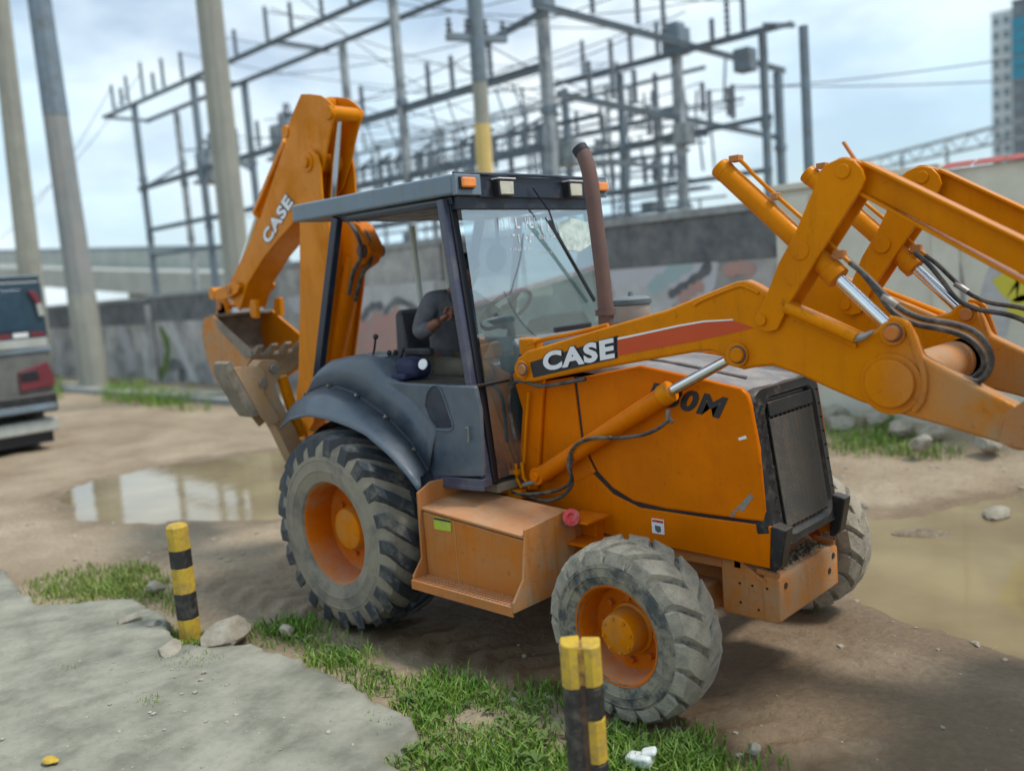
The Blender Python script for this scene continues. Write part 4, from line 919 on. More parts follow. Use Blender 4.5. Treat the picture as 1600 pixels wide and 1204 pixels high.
# ---- rear fenders and side consoles
for s in (1, -1):
    def m(pts, off=0): return [(x, ys(s, -y), z) for x, y, z in pts]
    N = 30
    Aq = resample([(-0.611, -1.020, 1.272), (-0.462, -1.020, 1.351), (-0.242, -1.020, 1.392), (0.005, -1.020, 1.376), (0.202, -1.020, 1.344), (0.358, -1.020, 1.306), (0.576, -1.020, 1.194), (0.720, -1.020, 1.093), (0.811, -1.020, 1.009)], N)
    A2 = [Vector((p.x, -.995, p.z + .022)) for p in Aq]
    S1 = resample([(-0.668, -0.790, 1.400), (-0.572, -0.790, 1.490), (-0.411, -0.790, 1.530), (-0.224, -0.790, 1.540), (-0.052, -0.790, 1.508), (0.263, -0.790, 1.376), (0.491, -0.790, 1.222), (0.636, -0.790, 1.052)], N)
    S2 = [p + Vector((.006, .012, .020)) for p in S1]
    T1 = resample([(-0.602, -0.745, 1.522), (-0.525, -0.745, 1.605), (-0.375, -0.745, 1.678), (-0.151, -0.745, 1.707), (0.067, -0.745, 1.684), (0.235, -0.745, 1.572), (0.465, -0.745, 1.420), (0.650, -0.745, 1.193)], N)
    T2 = resample([(-0.610, -0.710, 1.553), (-0.525, -0.710, 1.636), (-0.360, -0.710, 1.709), (-0.137, -0.710, 1.741), (0.082, -0.710, 1.730), (0.235, -0.710, 1.608), (0.502, -0.710, 1.551), (0.733, -0.710, 1.427)], N)
    mid = [a.lerp(b, .5) + Vector((0, -.035, .018)) for a, b in zip(A2, S1)]
    fe = obj('fender', MB().loft([m(Aq), m(A2), m(mid), m(S1)]), m_slate, bk, angle=60)
    sm = fe.modifiers.new('solid', 'SOLIDIFY'); sm.thickness = .012; sm.offset = 0
    obj('seam_trim', MB().loft([m(S1), m([p + Vector((0, .006, .008)) for p in S1]), m(S2)]), m_navy, fe, angle=40)
    cn = obj('side_console', MB().loft([m(S2), m(T1), m(T2), m([Vector((p.x, -.48, p.z + .004)) for p in T2])]), m_slate, bk, angle=60)
    sm = cn.modifiers.new('solid', 'SOLIDIFY'); sm.thickness = .012; sm.offset = 0
    panel2 = [(0.245, 1.594), (0.458, 1.583), (0.809, 1.581), (1.048, 1.580), (1.074, 1.444), (1.056, 1.055), (0.573, 1.007), (0.406, 1.210), (0.210, 1.354)]
    pn = obj('console_panel', MB().plate(panel2, ys(s, .735), ys(s, .70)), m_slate, bk, .012, seg=3)
    obj('panel_recess', MB().plate([(0.605, 1.449), (0.633, 1.524), (0.679, 1.568), (0.727, 1.577), (0.767, 1.540), (0.810, 1.435), (0.831, 1.329), (0.693, 1.320), (0.641, 1.368)], ys(s, .7375), ys(s, .72)), m_navy, pn, .002)
    obj('recess_rim', MB().tube(curve([(x, ys(s, .738), z) for x, y, z in [(0.605, -0.738, 1.449), (0.633, -0.738, 1.524), (0.679, -0.738, 1.568), (0.727, -0.738, 1.577), (0.767, -0.738, 1.540), (0.810, -0.738, 1.435), (0.835, -0.738, 1.322), (0.686, -0.738, 1.308)]], 30), .006, 6), m_slate, pn)
    obj('latch', MB().tube([(x, ys(s, .75), z) for x, y, z in [(0.965, -0.750, 1.339), (0.987, -0.750, 1.341), (0.977, -0.750, 1.258)]], .006, 6), m_steel, pn)
    obj('shelf', MB().plate([(0.182, 1.598), (0.434, 1.583), (0.787, 1.581), (1.027, 1.580), (1.025, 1.565), (0.785, 1.566), (0.432, 1.567), (0.191, 1.573)], ys(s, .72), ys(s, .42)), m_black, bk, .003)
    # inner wheel arch
    for k in (2, 8, 14, 20, 26):
        p = S1[k]; obj('trim_bolt', MB().cyl((p.x, ys(s, -p.y) , p.z + .012), (p.x, ys(s, -p.y + .018), p.z + .022), .010, 8), m_steel, fe)
    ar = [(.73 * math.cos(math.radians(a)), .655 + .705 * math.sin(math.radians(a))) for a in range(20, 146, 7)]
    obj('inner_wheel_arch', MB().loft([[(x, ys(s, y), z) for x, z in ar] for y in (.88, .56)] + [[(x, ys(s, .56), min(z, .66)) for x, z in ar]]), m_navy, fe)
    obj('lamp_bracket', MB().box((-.46, ys(s, .80), 1.22), (.10, .12, .06)), m_orange, fe, .006)

# ---- cab: floor, pillars, roof, glass, lamps
fl = obj('cab_floor', MB().span((-.45, -.62, .93), (1.06, .62, .985)), m_floor, bk, .01)
obj('door_sill', MB().bar((.50, -.70, .99), (1.06, -.70, 1.015), .08, .05).bar((.50, .70, .99), (1.06, .70, 1.015), .08, .05).bar((.50, -.735, .96), (1.06, -.735, .985), .02, .03), m_pillar, fl, .006)
obj('firewall', MB().span((1.06, -.36, .93), (1.12, .36, 1.72)), m_black, bk)
obj('rear_bulkhead', MB().span((-.50, -.5, .93), (-.42, .5, 1.45)).span((-.42, -.48, .98), (.0, -.40, 1.55)).span((-.42, .40, .98), (.0, .48, 1.55)), m_slate, bk, .01)
for s in (1, -1):
    a = (0.833, -0.660, 2.651); b = (1.006, -0.660, 1.014)
    pl = obj('front_pillar', MB().bar((a[0], ys(s, .66), a[2]), (b[0] + .012, ys(s, .66), 1.0), .07, .055, up=(1, 0, 0)), m_pillar, bk, .012)
    obj('window_gasket', MB().bar((a[0] + .032, ys(s, .625), a[2]), (b[0] + .046, ys(s, .625), 1.0), .05, .022, up=(1, 0, 0)), m_ink, pl, .004)
    a = (-0.205, -0.660, 2.653); b = (-0.617, -0.660, 1.574)
    obj('rear_pillar', MB().bar((a[0], ys(s, .66), a[2]), (b[0], ys(s, .66), b[2]), .05, .07, up=(1, 0, 0)), m_navy, bk, .008)
    obj('roof_side_rail', MB().bar((-.2, ys(s, .63), 2.645), (.90, ys(s, .63), 2.638), .05, .045), m_navy, bk, .006)
# far side cab door: frame and glass
dr = obj('cab_door', MB().bar((.18, .67, 2.60), (-.02, .67, 1.62), .035, .05, up=(1, 0, 0)).bar((-.02, .67, 1.60), (1.02, .67, 1.60), .035, .05).bar((.18, .67, 2.59), (.86, .67, 2.59), .035, .04), m_navy, bk, .006)
mb = MB().add([(.19, .672, 2.58), (.87, .672, 2.58), (1.0, .672, 1.62), (-.01, .672, 1.62)], [(0, 1, 2, 3)])
obj('door_glass', mb, m_glass, dr)
rf = MB().span((-.675, -.70, 2.665), (.955, .70, 2.782))
ro = obj('roof', rf, m_slate_roof, bk, .018, seg=3)
obj('roof_front_panel', MB().span((.955, -.49, 2.652), (.968, .49, 2.776)), m_navy, ro, .004)
for s in (1, -1):
    obj('roof_corner', MB().span((.952, ys(s, .49), 2.66), (.985, ys(s, .695), 2.78)), m_slate_roof, ro, .008)
obj('roof_front_edge', MB().tube([(.97, -.69, 2.781), (.985, 0, 2.784), (.97, .69, 2.781)], .010, 8), m_navy, ro)
obj('headliner', MB().span((-.10, -.60, 2.615), (.90, .60, 2.664)).span((.86, -.64, 2.585), (.95, .64, 2.662)), m_navy, ro, .006)
obj('headliner_trim', MB().span((-.1, -.660, 2.640), (.86, -.655, 2.650)), m_dash, ro)
for y in (-.32, .32):
    h = obj('headlight', MB().prism([(.968, y - .062, 2.655), (.968, y + .062, 2.655), (.968, y + .068, 2.752), (.968, y - .068, 2.752)], (.055, 0, 0)), m_black, ro, .008)
    obj('lens', MB().prism([(1.021, y - .052, 2.662), (1.021, y + .052, 2.662), (1.021, y + .057, 2.738), (1.021, y - .057, 2.738)], (.010, 0, 0)), m_lens, h, .006)
    g = MB()
    for k in range(6): g.bar((1.032, y - .05, 2.670 + k * .012), (1.032, y + .05, 2.670 + k * .012), .002, .003)
    obj('lens_ribs', g, m_lens, h)
    obj('hood_visor', MB().span((.968, y - .072, 2.752), (1.036, y + .072, 2.759)), m_white, h, .002)
for y in (-.615, .615):
    h = obj('turn_signal', MB().span((.983, y - .055, 2.692), (1.0, y + .055, 2.762)), m_black, ro, .004)
    obj('lens', MB().span((.998, y - .052, 2.698), (1.026, y + .052, 2.757)), m_amber, h, .012, seg=3)
ws = MB().add([(.93, -.615, 2.60), (.93, .615, 2.60), (1.065, .615, 1.02), (1.065, -.615, 1.02)], [(0, 1, 2, 3)])
wo = obj('windshield', ws, m_glass, bk)
# faded sticker strip across the top of the glass: short illegible bars, blue and white
g = MB()
def wsx(z): return .93 + (2.60 - z) * .0854 + .003
random.seed(5)
def wq(y, z, w, h): g.add([(wsx(z), y, z), (wsx(z), y + w, z), (wsx(z + h), y + w, z + h), (wsx(z + h), y, z + h)], [(0, 1, 2, 3)])
for row, (z, hgt, y, y1) in enumerate(((2.47, .065, -.33, .02), (2.45, .08, .05, .16), (2.385, .05, -.22, -.05), (2.40, .03, .02, .17), (2.335, .02, -.26, -.08), (2.31, .014, -.05, .12))):
    while y < y1:
        w = hgt * random.uniform(.35, .6); k = random.random()
        if k < .8: wq(y, z, w * .28, hgt)
        if k > .25: wq(y, z + hgt * random.choice((0, .42, .8)), w, hgt * .2)
        if .4 < k < .75: wq(y + w * .72, z + hgt * random.choice((0, .4)), w * .28, hgt * .6)
        y += w * random.choice((1.3, 1.5, 2.4))
obj('windshield_sticker', g, m_white, wo)['kind'] = 'stuff'
g = MB(); P = [(y, z) for y, z in ((.20, 2.50), (.36, 2.53), (.52, 2.50), (.54, 2.36), (.40, 2.31), (.24, 2.33))]
g.add([(wsx(z) + .001, y, z) for y, z in P], [tuple(range(6))]); obj('windshield_decal', g, M('pale_green_film', (.42, .52, .48), .5, mott=.25, mscale=14, dirt=(.7, .75, .7), amt=.4, dscale=22), wo)
# cracks in the glass: hairline raised ridges
g = MB(); g.tube(curve([(wsx(z) + .002, y, z) for y, z in ((-.12, 2.44), (-.18, 2.28), (-.26, 2.15), (-.33, 2.04))], 12), .0022, 4).tube(curve([(wsx(z) + .002, y, z) for y, z in ((-.36, 2.1), (-.24, 1.9), (-.02, 1.74), (.2, 1.7), (.56, 1.78))], 18), .002, 4)
obj('glass_cracks', g, m_dash, wo)
# wiper: arm and blade
wa = obj('wiper', MB().tube([(1.000, -0.062, 2.706), (1.000, 0.072, 2.568), (1.000, 0.130, 2.428)], .006, 6).tube([(1.020, 0.008, 2.526), (1.020, 0.302, 2.178)], .0055, 6), m_ink, wo)
obj('wiper_blade', MB().bar((1.015, 0.048, 2.507), (1.015, 0.447, 1.983), .012, .022), m_ink, wa)
# controls inside
se = obj('seat', MB().box((.12, 0, 1.50), (.52, .50, .12)), m_seat, bk, .04, seg=3)
obj('backrest', MB().prism([(-.10, -.25, 1.52), (-.16, -.24, 1.98), (-.20, -.20, 2.02), (-.29, -.20, 2.00), (-.26, -.25, 1.50)], (0, .48, 0)), m_seat, se, .04, seg=3)
obj('seat_base', MB().span((-.08, -.2, .985), (.30, .2, 1.44)), m_black, se, .02)
obj('armrest', MB().span((-.1, -.30, 1.70), (.18, -.25, 1.75)), m_seat, se, .015)
sc = Vector((.70, -.08, 1.975)); sax = Vector((-.62, 0, .78)).normalized(); su = Vector((0, 1, 0)); sv = sax.cross(su)
stw = obj('steering_wheel', MB().tube([sc + (su * math.cos(a) + sv * math.sin(a)) * .19 for a in [2 * PI * k / 36 for k in range(37)]], .014, 8), m_ink, bk)
g = MB()
for a in (.5, 2.6, 4.7): g.bar(sc, sc + (su * math.cos(a) + sv * math.sin(a)) * .19, .03, .012, up=sax)
g.lathe([(-.03, .001), (-.03, .05), (.015, .045), (.02, .001)], sc, sax, 16)
obj('spokes', g, m_ink, stw)
obj('steering_column', MB().tube([sc - sax * .03, sc - sax * .35, (.98, -.08, 1.3)], [.05, .06, .08], 12), m_dash, stw)
ds = obj('dashboard', MB().plate([(.74, 1.30), (.72, 1.70), (.80, 1.80), (.98, 1.83), (1.03, 1.78), (1.06, 1.10), (.98, 1.05)], -.34, .42), m_dash, bk, .03, seg=3)
obj('instrument_hood', MB().prism([(.72, .02, 1.80), (.80, .02, 1.90), (.93, .02, 1.93), (1.0, .02, 1.84), (1.0, .02, 1.76)], (0, .42, 0)), m_ink, ds, .03, seg=3)
for (x, y, z0, z1) in ((.86, -.30, 1.0, 1.35), (.80, -.20, 1.0, 1.28)):
    obj('pedal', MB().bar((x, y, z0 + .02), (x - .1, y, z0 + .14), .09, .02), m_black, ds, .004)
fan = obj('cab_fan', MB().tube([(.78, -.18, 2.58), (.78, -.18, 2.42), (.76, -.17, 2.36)], .012, 8).lathe([(-.03, .001), (-.03, .03), (.01, .09), (.02, .09), (.03, .001)], (.76, -.17, 2.30), (-1, 0, .2), 18), m_dash, bk)
g = MB().tube([(-.30, .40, 1.02), (-.34, .40, 2.6)], .03, 10).tube([(-.30, .10, 1.45), (-.36, .10, 2.6)], .022, 10)
obj('cab_handrail', g, M('cream_rail_paint', (.55, .58, .52), .5, mott=.1), bk)
obj('grab_handle', MB().tube(curve([(.80, -.55, 2.40), (.74, -.52, 2.36), (.72, -.45, 2.1), (.78, -.40, 1.85)], 16), .02, 8), m_dash, bk)
# backhoe control levers behind the seat on the right
def lever(pts, kr):
    L = obj('control_lever', MB().tube(pts, .0075, 8), m_ink, bk); obj('lever_knob', MB().ball(pts[0], kr, 12, 8), m_ink, L)
lever([(0.006, -0.600, 1.860), (-0.020, -0.600, 1.780), (-0.049, -0.600, 1.724), (-0.014, -0.600, 1.682)], .019)
lever([(0.081, -0.560, 1.750), (0.082, -0.560, 1.670), (0.073, -0.560, 1.559)], .018)
lever([(0.072, -0.500, 1.747), (0.066, -0.500, 1.654), (0.036, -0.500, 1.541)], .018)
lever([(0.179, -0.520, 1.767), (0.109, -0.520, 1.644), (0.040, -0.520, 1.536)], .012)
obj('lever_boot', MB().box((0.082, -0.540, 1.565), (.16, .14, .06)).box((0.004, -0.580, 1.611), (.10, .12, .04)), m_black, bk, .012)

# exhaust stack and air pre-cleaner on the hood
ex = curve([(1.63, -.25, 1.60), (1.645, -.25, 2.0), (1.615, -.25, 2.45), (1.60, -.25, 2.63), (1.585, -.245, 2.72), (1.555, -.24, 2.81), (1.525, -.24, 2.855)], 28)
eo = obj('exhaust_stack', MB().tube(ex, [.050 - .008 * min(1, i / 10) for i in range(28)], 20, caps=False), m_rust, bk, angle=60)
so_ = eo.modifiers.new('solid', 'SOLIDIFY'); so_.thickness = .006; so_.offset = -1
obj('exhaust_tip', MB().lathe([(-.035, .0445), (.004, .0445), (.004, .036), (-.03, .034), (-.035, .001)], ex[-1], ex[-1] - ex[-2], 20), m_soot, eo)
obj('exhaust_clamp', MB().lathe([(0, .058), (.03, .058)], (1.643, -.25, 1.93), (0, 0, 1), 20).lathe([(0, .062), (.02, .05)], (1.63, -.25, 1.68), (0, 0, 1), 20), m_rust, eo)
ac = obj('air_cleaner', MB().lathe([(0, .05), (.06, .05), (.07, .105), (.16, .11), (.165, .001)], (1.55, .12, 1.70), (0, 0, 1), 28), m_hoodtop, bk, angle=40)
obj('cleaner_bowl', MB().lathe([(0, .102), (.01, .108), (.10, .11), (.105, .10)], (1.55, .12, 1.862), (0, 0, 1), 28), M('smoked_bowl', (.36, .31, .27), .3, mott=.15), ac)
obj('cleaner_lid', MB().lathe([(0, .118), (.012, .12), (.03, .118), (.045, .09), (.05, .02), (.075, .012), (.076, .001)], (1.55, .12, 1.966), (0, 0, 1), 28), m_dash, ac)

# ---- backhoe: swing frame, boom, dipper, bucket
sf = obj('swing_frame', MB().span((-1.0, -.58, .55), (-.62, .58, 1.02)).span((-1.28, -.20, .60), (-1.0, .20, 1.25)).span((-.62, -.36, .62), (-.4, .36, .95)), m_orange_dusty, bk, .015)
boom = [(-1.288, 3.218), (-1.227, 3.257), (-1.141, 3.259), (-1.066, 3.200), (-1.048, 3.107), (-1.061, 2.890), (-1.017, 2.708), (-0.996, 2.441), (-1.071, 2.202), (-1.199, 1.858), (-1.360, 1.448), (-1.490, 1.128), (-1.711, 0.942), (-1.846, 0.998), (-1.755, 1.222), (-1.646, 1.494), (-1.520, 2.069), (-1.398, 2.720), (-1.397, 2.968)]
bcore = [(-1.420, 2.822), (-1.076, 2.786), (-1.039, 2.710), (-1.018, 2.442), (-1.093, 2.202), (-1.221, 1.857), (-1.382, 1.446), (-1.513, 1.124), (-1.733, 0.948), (-1.851, 0.995), (-1.769, 1.219), (-1.660, 1.491), (-1.534, 2.068), (-1.412, 2.721)]
bo = obj('boom', MB().plate(bcore, -.147, .147), m_orange, bk, .010, seg=3)
for y0, y1 in ((-.165, -.1475), (.1475, .165)): obj('boom_plate', MB().plate(boom, y0, y1), m_orange, bo, .005)
obj('boom_pin_boss', MB().cyl(((-1.205, -0.150, 3.168)[0], -.178, (-1.205, -0.150, 3.168)[2]), ((-1.205, -0.150, 3.168)[0], .178, (-1.205, -0.150, 3.168)[2]), .075, 28).cyl(((-1.205, -0.150, 3.168)[0], -.20, (-1.205, -0.150, 3.168)[2]), ((-1.205, -0.150, 3.168)[0], .20, (-1.205, -0.150, 3.168)[2]), .04, 16), m_orange, bo, .006)
obj('boom_bolt', MB().cyl(((-1.422, -0.150, 1.777)[0], -.156, (-1.422, -0.150, 1.777)[2]), ((-1.422, -0.150, 1.777)[0], .156, (-1.422, -0.150, 1.777)[2]), .045, 20).cyl(((-1.241, -0.150, 2.144)[0], -.153, (-1.241, -0.150, 2.144)[2]), ((-1.241, -0.150, 2.144)[0], .153, (-1.241, -0.150, 2.144)[2]), .035, 20), m_orange, bo, .003)
obj('boom_foot', MB().cyl(((-1.686, -0.150, 1.050)[0], -.19, (-1.686, -0.150, 1.050)[2]), ((-1.686, -0.150, 1.050)[0], .19, (-1.686, -0.150, 1.050)[2]), .09, 24), m_orange, bo, .006)
# dipper cylinder bracket and hoses on the cab side of the boom
bc = (-0.916, 0.000, 2.566)
br_ = obj('cylinder_bracket', MB().plate([(-1.086, 2.679), (-0.906, 2.710), (-0.779, 2.650), (-0.691, 2.510), (-0.670, 2.442), (-0.753, 2.362), (-0.889, 2.313), (-1.088, 2.365)], -.06, .08), m_orange_shade, bo, .015)
obj('bracket_pin', MB().cyl(((-0.749, 0.000, 2.456)[0], -.09, (-0.749, 0.000, 2.456)[2]), ((-0.749, 0.000, 2.456)[0], .11, (-0.749, 0.000, 2.456)[2]), .05, 20), m_rust, br_, .004)
for y, pts in ((-.10, [(-0.841, -0.100, 2.685), (-0.767, -0.100, 2.603), (-0.722, -0.100, 2.490), (-0.744, -0.100, 2.397), (-0.846, -0.100, 2.308), (-0.930, -0.100, 2.143)]), (-.02, [(-0.861, -0.020, 2.691), (-0.763, -0.020, 2.601), (-0.702, -0.020, 2.486), (-0.736, -0.020, 2.370), (-0.846, -0.020, 2.280), (-0.966, -0.020, 2.090)]), (.06, [(-1.032, 0.060, 2.712), (-0.924, 0.060, 2.663), (-0.836, 0.060, 2.558), (-0.879, 0.060, 2.435), (-0.993, 0.060, 2.334)])):
    obj('hose', MB().tube(curve(pts, 24), .016, 8), m_rubber_black, br_)
obj('boom_cylinder', MB().tube([(-0.930, 0.000, 2.431), (-1.423, 0.000, 1.477)], .075, 20), m_orange_shade, bo)
dip = [(-1.253, 3.690), (-1.136, 3.668), (-1.007, 3.634), (-0.924, 3.586), (-0.861, 3.528), (-0.856, 3.463), (-0.944, 3.329), (-1.019, 3.185), (-1.165, 2.980), (-1.560, 2.735), (-1.834, 2.605), (-2.034, 2.503), (-2.339, 2.298), (-2.532, 2.065), (-2.645, 2.160), (-2.655, 2.320), (-2.426, 2.498), (-2.043, 2.808), (-1.723, 3.161), (-1.542, 3.361), (-1.470, 3.492), (-1.359, 3.600)]
core = [(-1.255, 3.681), (-1.138, 3.654), (-1.122, 3.557), (-1.240, 3.290), (-1.379, 3.016), (-1.560, 2.735), (-1.834, 2.605), (-2.034, 2.503), (-2.339, 2.298), (-2.529, 2.076), (-2.631, 2.171), (-2.643, 2.319), (-2.415, 2.497), (-2.033, 2.807), (-1.714, 3.159), (-1.533, 3.359), (-1.461, 3.491), (-1.350, 3.598)]
di = obj('dipper_stick', MB().plate(dip, -.13, -.112), m_orange, bk, .005)
obj('dipper_plate', MB().plate(dip, .112, .13), m_orange, di, .005)
obj('dipper_core', MB().plate(core, -.111, .111), m_orange, di, .006)
q = (-0.908, -0.130, 3.490)
obj('dipper_top_boss', MB().cyl((q[0], -.15, q[2]), (q[0], .15, q[2]), .052, 24), m_orange, di, .006)
q = (-1.515, -0.130, 3.451)
obj('dipper_cylinder_boss', MB().cyl((q[0], -.14, q[2]), (q[0], .14, q[2]), .05, 20), m_orange, di, .006)
letters('lettering_outline', 'CASE', (-1.931, -0.132, 2.597), (-1.499, -0.132, 2.896), (-2.030, -0.132, 2.679), m_ink, di, .0015, .0008, .085, pad=.02)
letters('lettering', 'CASE', (-1.930, -0.133, 2.597), (-1.497, -0.133, 2.895), (-2.029, -0.133, 2.679), m_white, di, .0015, .0022, .045)
dc = obj('dipper_cylinder', MB().tube([(-1.195, 0.000, 2.858), (-1.325, 0.000, 2.306)], .065, 20), m_orange, bk)
obj('rod', MB().cyl((-0.980, 0.000, 3.475), (-1.196, 0.000, 2.798), .036, 18), m_chrome, dc)
obj('rod_eye', MB().cyl(((-0.977, 0.000, 3.494)[0], -.06, (-0.977, 0.000, 3.494)[2]), ((-0.977, 0.000, 3.494)[0], .06, (-0.977, 0.000, 3.494)[2]), .058, 20), m_orange, dc, .006)
bcy = obj('bucket_cylinder', MB().tube([(-1.674, 0.000, 3.403), (-2.257, 0.000, 2.883)], .058, 20), m_orange, bk, .006)
obj('rod', MB().cyl((-2.257, 0.000, 2.883), (-2.717, 0.000, 2.374), .03, 16), m_chrome, bcy)
obj('hydraulic_pipe', MB().tube([(-1.622, -0.070, 3.391), (-2.199, -0.070, 2.893)], .012, 8), m_orange, bcy)
lk = obj('bucket_link', MB().cyl((-2.888, -0.190, 2.237), ((-2.888, -0.190, 2.237)[0], .19, (-2.888, -0.190, 2.237)[2]), .055, 20), m_orange, bk, .006)
g = MB()
for y in (-.17, .17):
    a = [(-2.886, 2.253), (-2.739, 2.281), (-2.470, 2.324), (-2.393, 2.276), (-2.448, 2.223), (-2.683, 2.176), (-2.844, 2.182)]; g.plate(a, y - .015, y + .015)
for y in (-.12, .12):
    a = [(-2.916, 2.274), (-2.776, 2.268), (-2.739, 2.024), (-2.905, 2.016)]; g.plate(a, y - .02, y + .02)
obj('link_arm', g, m_orange, lk, .006)
obj('link_pin', MB().cyl(((-2.845, -0.120, 2.120)[0], -.16, (-2.845, -0.120, 2.120)[2]), ((-2.845, -0.120, 2.120)[0], .16, (-2.845, -0.120, 2.120)[2]), .035, 16).cyl(((-2.574, -0.120, 2.259)[0], -.2, (-2.574, -0.120, 2.259)[2]), ((-2.574, -0.120, 2.259)[0], .2, (-2.574, -0.120, 2.259)[2]), .04, 16), m_orange_dusty, lk, .004)
cheek = [(-2.851, 2.025), (-2.683, 2.044), (-2.552, 1.968), (-2.134, 1.748), (-2.095, 1.688), (-2.187, 1.600), (-2.359, 1.497), (-2.604, 1.394), (-2.772, 1.465), (-2.886, 1.684), (-2.922, 1.882)]
bkt = obj('bucket', MB().plate(cheek, -.31, -.285), m_orange_muddy, bk, .005)
obj('bucket_cheek', MB().plate(cheek, .285, .31), m_orange, bkt, .005)
sh = [(-2.726, 2.039), (-2.871, 2.025), (-2.929, 1.881), (-2.892, 1.689), (-2.777, 1.475), (-2.620, 1.404), (-2.375, 1.507), (-2.202, 1.610), (-2.122, 1.687)]
inn = [(x + (-2.45 - x) * .045, z + (1.75 - z) * .05) for x, z in sh]
obj('bucket_shell', MB().loft([[(x, y, z) for x, z in sh] for y in (-.285, .285)]).loft([[(x, y, z) for x, z in inn] for y in (-.285, .285)]), m_bucket_in, bkt, angle=50)
obj('bucket_lip', MB().bar((sh[0][0], -.31, sh[0][1]), (sh[0][0], .31, sh[0][1]), .04, .03).bar((sh[-1][0], -.31, sh[-1][1]), (sh[-1][0], .31, sh[-1][1]), .05, .03), m_bucket_in, bkt, .005)
obj('side_cutter', MB().plate([(x + .0, z + .0) for x, z in [(-2.633, 2.021), (-2.540, 1.979), (-2.124, 1.754), (-2.075, 1.689), (-2.185, 1.667), (-2.607, 1.935)]], -.318, -.306), m_bucket_in, bkt, .003)
for k in range(5):
    y = -.27 + k * .135; a = Vector((sh[-1][0], y, sh[-1][1]))
    t = MB().prism([a + Vector(v) for v in ((-.02, -.03, -.03), (.05, -.03, .0), (.115, -.022, .075), (.10, -.022, .09), (.03, -.03, .05), (-.03, -.03, .02))], (0, .06, 0))
    obj('bucket_tooth', t, m_bucket_in, bkt, .006)
obj('bucket_hanger', MB().plate([(-2.949, 2.029), (-2.904, 2.122), (-2.780, 2.153), (-2.717, 2.023)], -.14, -.10).plate([(-2.949, 2.029), (-2.904, 2.122), (-2.780, 2.153), (-2.717, 2.023)], .10, .14).plate([(-2.351, 2.070), (-2.323, 2.002), (-2.239, 1.995), (-2.227, 2.155), (-2.311, 2.158)], -.14, -.10).plate([(-2.351, 2.070), (-2.323, 2.002), (-2.239, 1.995), (-2.227, 2.155), (-2.311, 2.158)], .10, .14), m_orange, bkt, .005)
obj('bucket_spacer', MB().span(((-2.612, -0.100, 2.042)[0] - .08, -.11, 2.05), ((-2.612, -0.100, 2.042)[0] + .09, .11, 2.10)), m_white, bkt, .006)
# ---- stabiliser legs, folded up
leg = [(-0.956, 1.697), (-0.911, 1.737), (-0.800, 1.724), (-0.762, 1.691), (-0.773, 1.600), (-0.823, 1.533), (-0.760, 1.356), (-0.692, 1.213), (-0.612, 0.969), (-0.655, 0.886), (-0.743, 0.966), (-0.832, 1.200), (-0.898, 1.342), (-0.932, 1.485), (-0.952, 1.570)]
padp = [(-1.195, 1.744), (-1.155, 1.757), (-1.121, 1.722), (-0.974, 1.391), (-0.989, 1.347), (-1.040, 1.347), (-1.073, 1.397), (-1.196, 1.665)]
gus = [(-1.142, 1.711), (-0.956, 1.697), (-0.901, 1.654), (-0.930, 1.498), (-0.820, 1.296), (-0.909, 1.251), (-0.978, 1.355)]
for s in (1, -1):
    f = lambda P: [(ys(s, -y), z) for y, z in P]
    so2 = obj('stabiliser_leg', MB().platex(f(leg), -1.04, -.92), m_clay, bk, .008)
    pd = obj('stabiliser_pad', MB().platex(f(padp), -1.08, -.905), m_bucket_in, so2, .006)
    obj('pad_gusset', MB().platex(f(gus), -1.06, -1.045).platex(f(gus), -.915, -.90), m_clay, so2, .003)
    for q in ((-0.900, -0.830, 1.663), (-0.900, -0.933, 1.576)):
        obj('pivot_pin', MB().cyl((-1.08, ys(s, -q[1]), q[2]), (-.885, ys(s, -q[1]), q[2]), .032, 16), m_steel, so2, .004)
    a, b = (-0.980, -0.726, 1.593), (-0.980, -0.618, 1.139)
    obj('stabiliser_cylinder', MB().tube([(-.98, ys(s, -a[1]), a[2]), (-.98, ys(s, -b[1]), b[2])], .042, 16), m_orange, so2, .004)
    obj('stabiliser_pocket', MB().span((-1.06, ys(s, .60), .60), (-.88, ys(s, .42), 1.10)), m_orange_dusty, so2, .008)

# ------------------------------------------------------------------ the driver
def skin_mesh(name, nodes, edges, mat, parent, sub=2):
    me = bpy.data.meshes.new(name); me.from_pydata([q[0] for q in nodes], edges, []); me.materials.append(mat)
    o = bpy.data.objects.new(name, me); COL.objects.link(o); o.parent = parent
    sk = o.modifiers.new('skin', 'SKIN'); sk.use_smooth_shade = True
    sl = me.skin_vertices[0].data if me.skin_vertices else None
    if sl is None:
        me.attributes  # make sure a skin layer exists
        bm = bmesh.new(); bm.from_mesh(me); bm.verts.layers.skin.verify(); bm.to_mesh(me); bm.free(); sl = me.skin_vertices[0].data
    for i, q in enumerate(nodes):
        r = q[1]; sl[i].radius = r if isinstance(r, tuple) else (r, r)
        sl[i].use_root = (i == 0)
    sb = o.modifiers.new('sub', 'SUBSURF'); sb.levels = sub; sb.render_levels = sub
    return o
DL = (0.10, 0.0, 1.0)
dv_ = thing('person', 'driver in a grey jacket and khaki trousers sitting in the cab, one hand raised', 'person', DL)
def L(x, y, z): return (x - DL[0], y - DL[1], z - DL[2])
SHR, ELR, WRR = L(.12, -.20, 2.06), L(.13, -.34, 1.845), L(.325, -.305, 1.935)
SHL, ELL, WRL = L(.12, .20, 2.04), L(.32, .30, 1.86), L(.55, .12, 1.96)
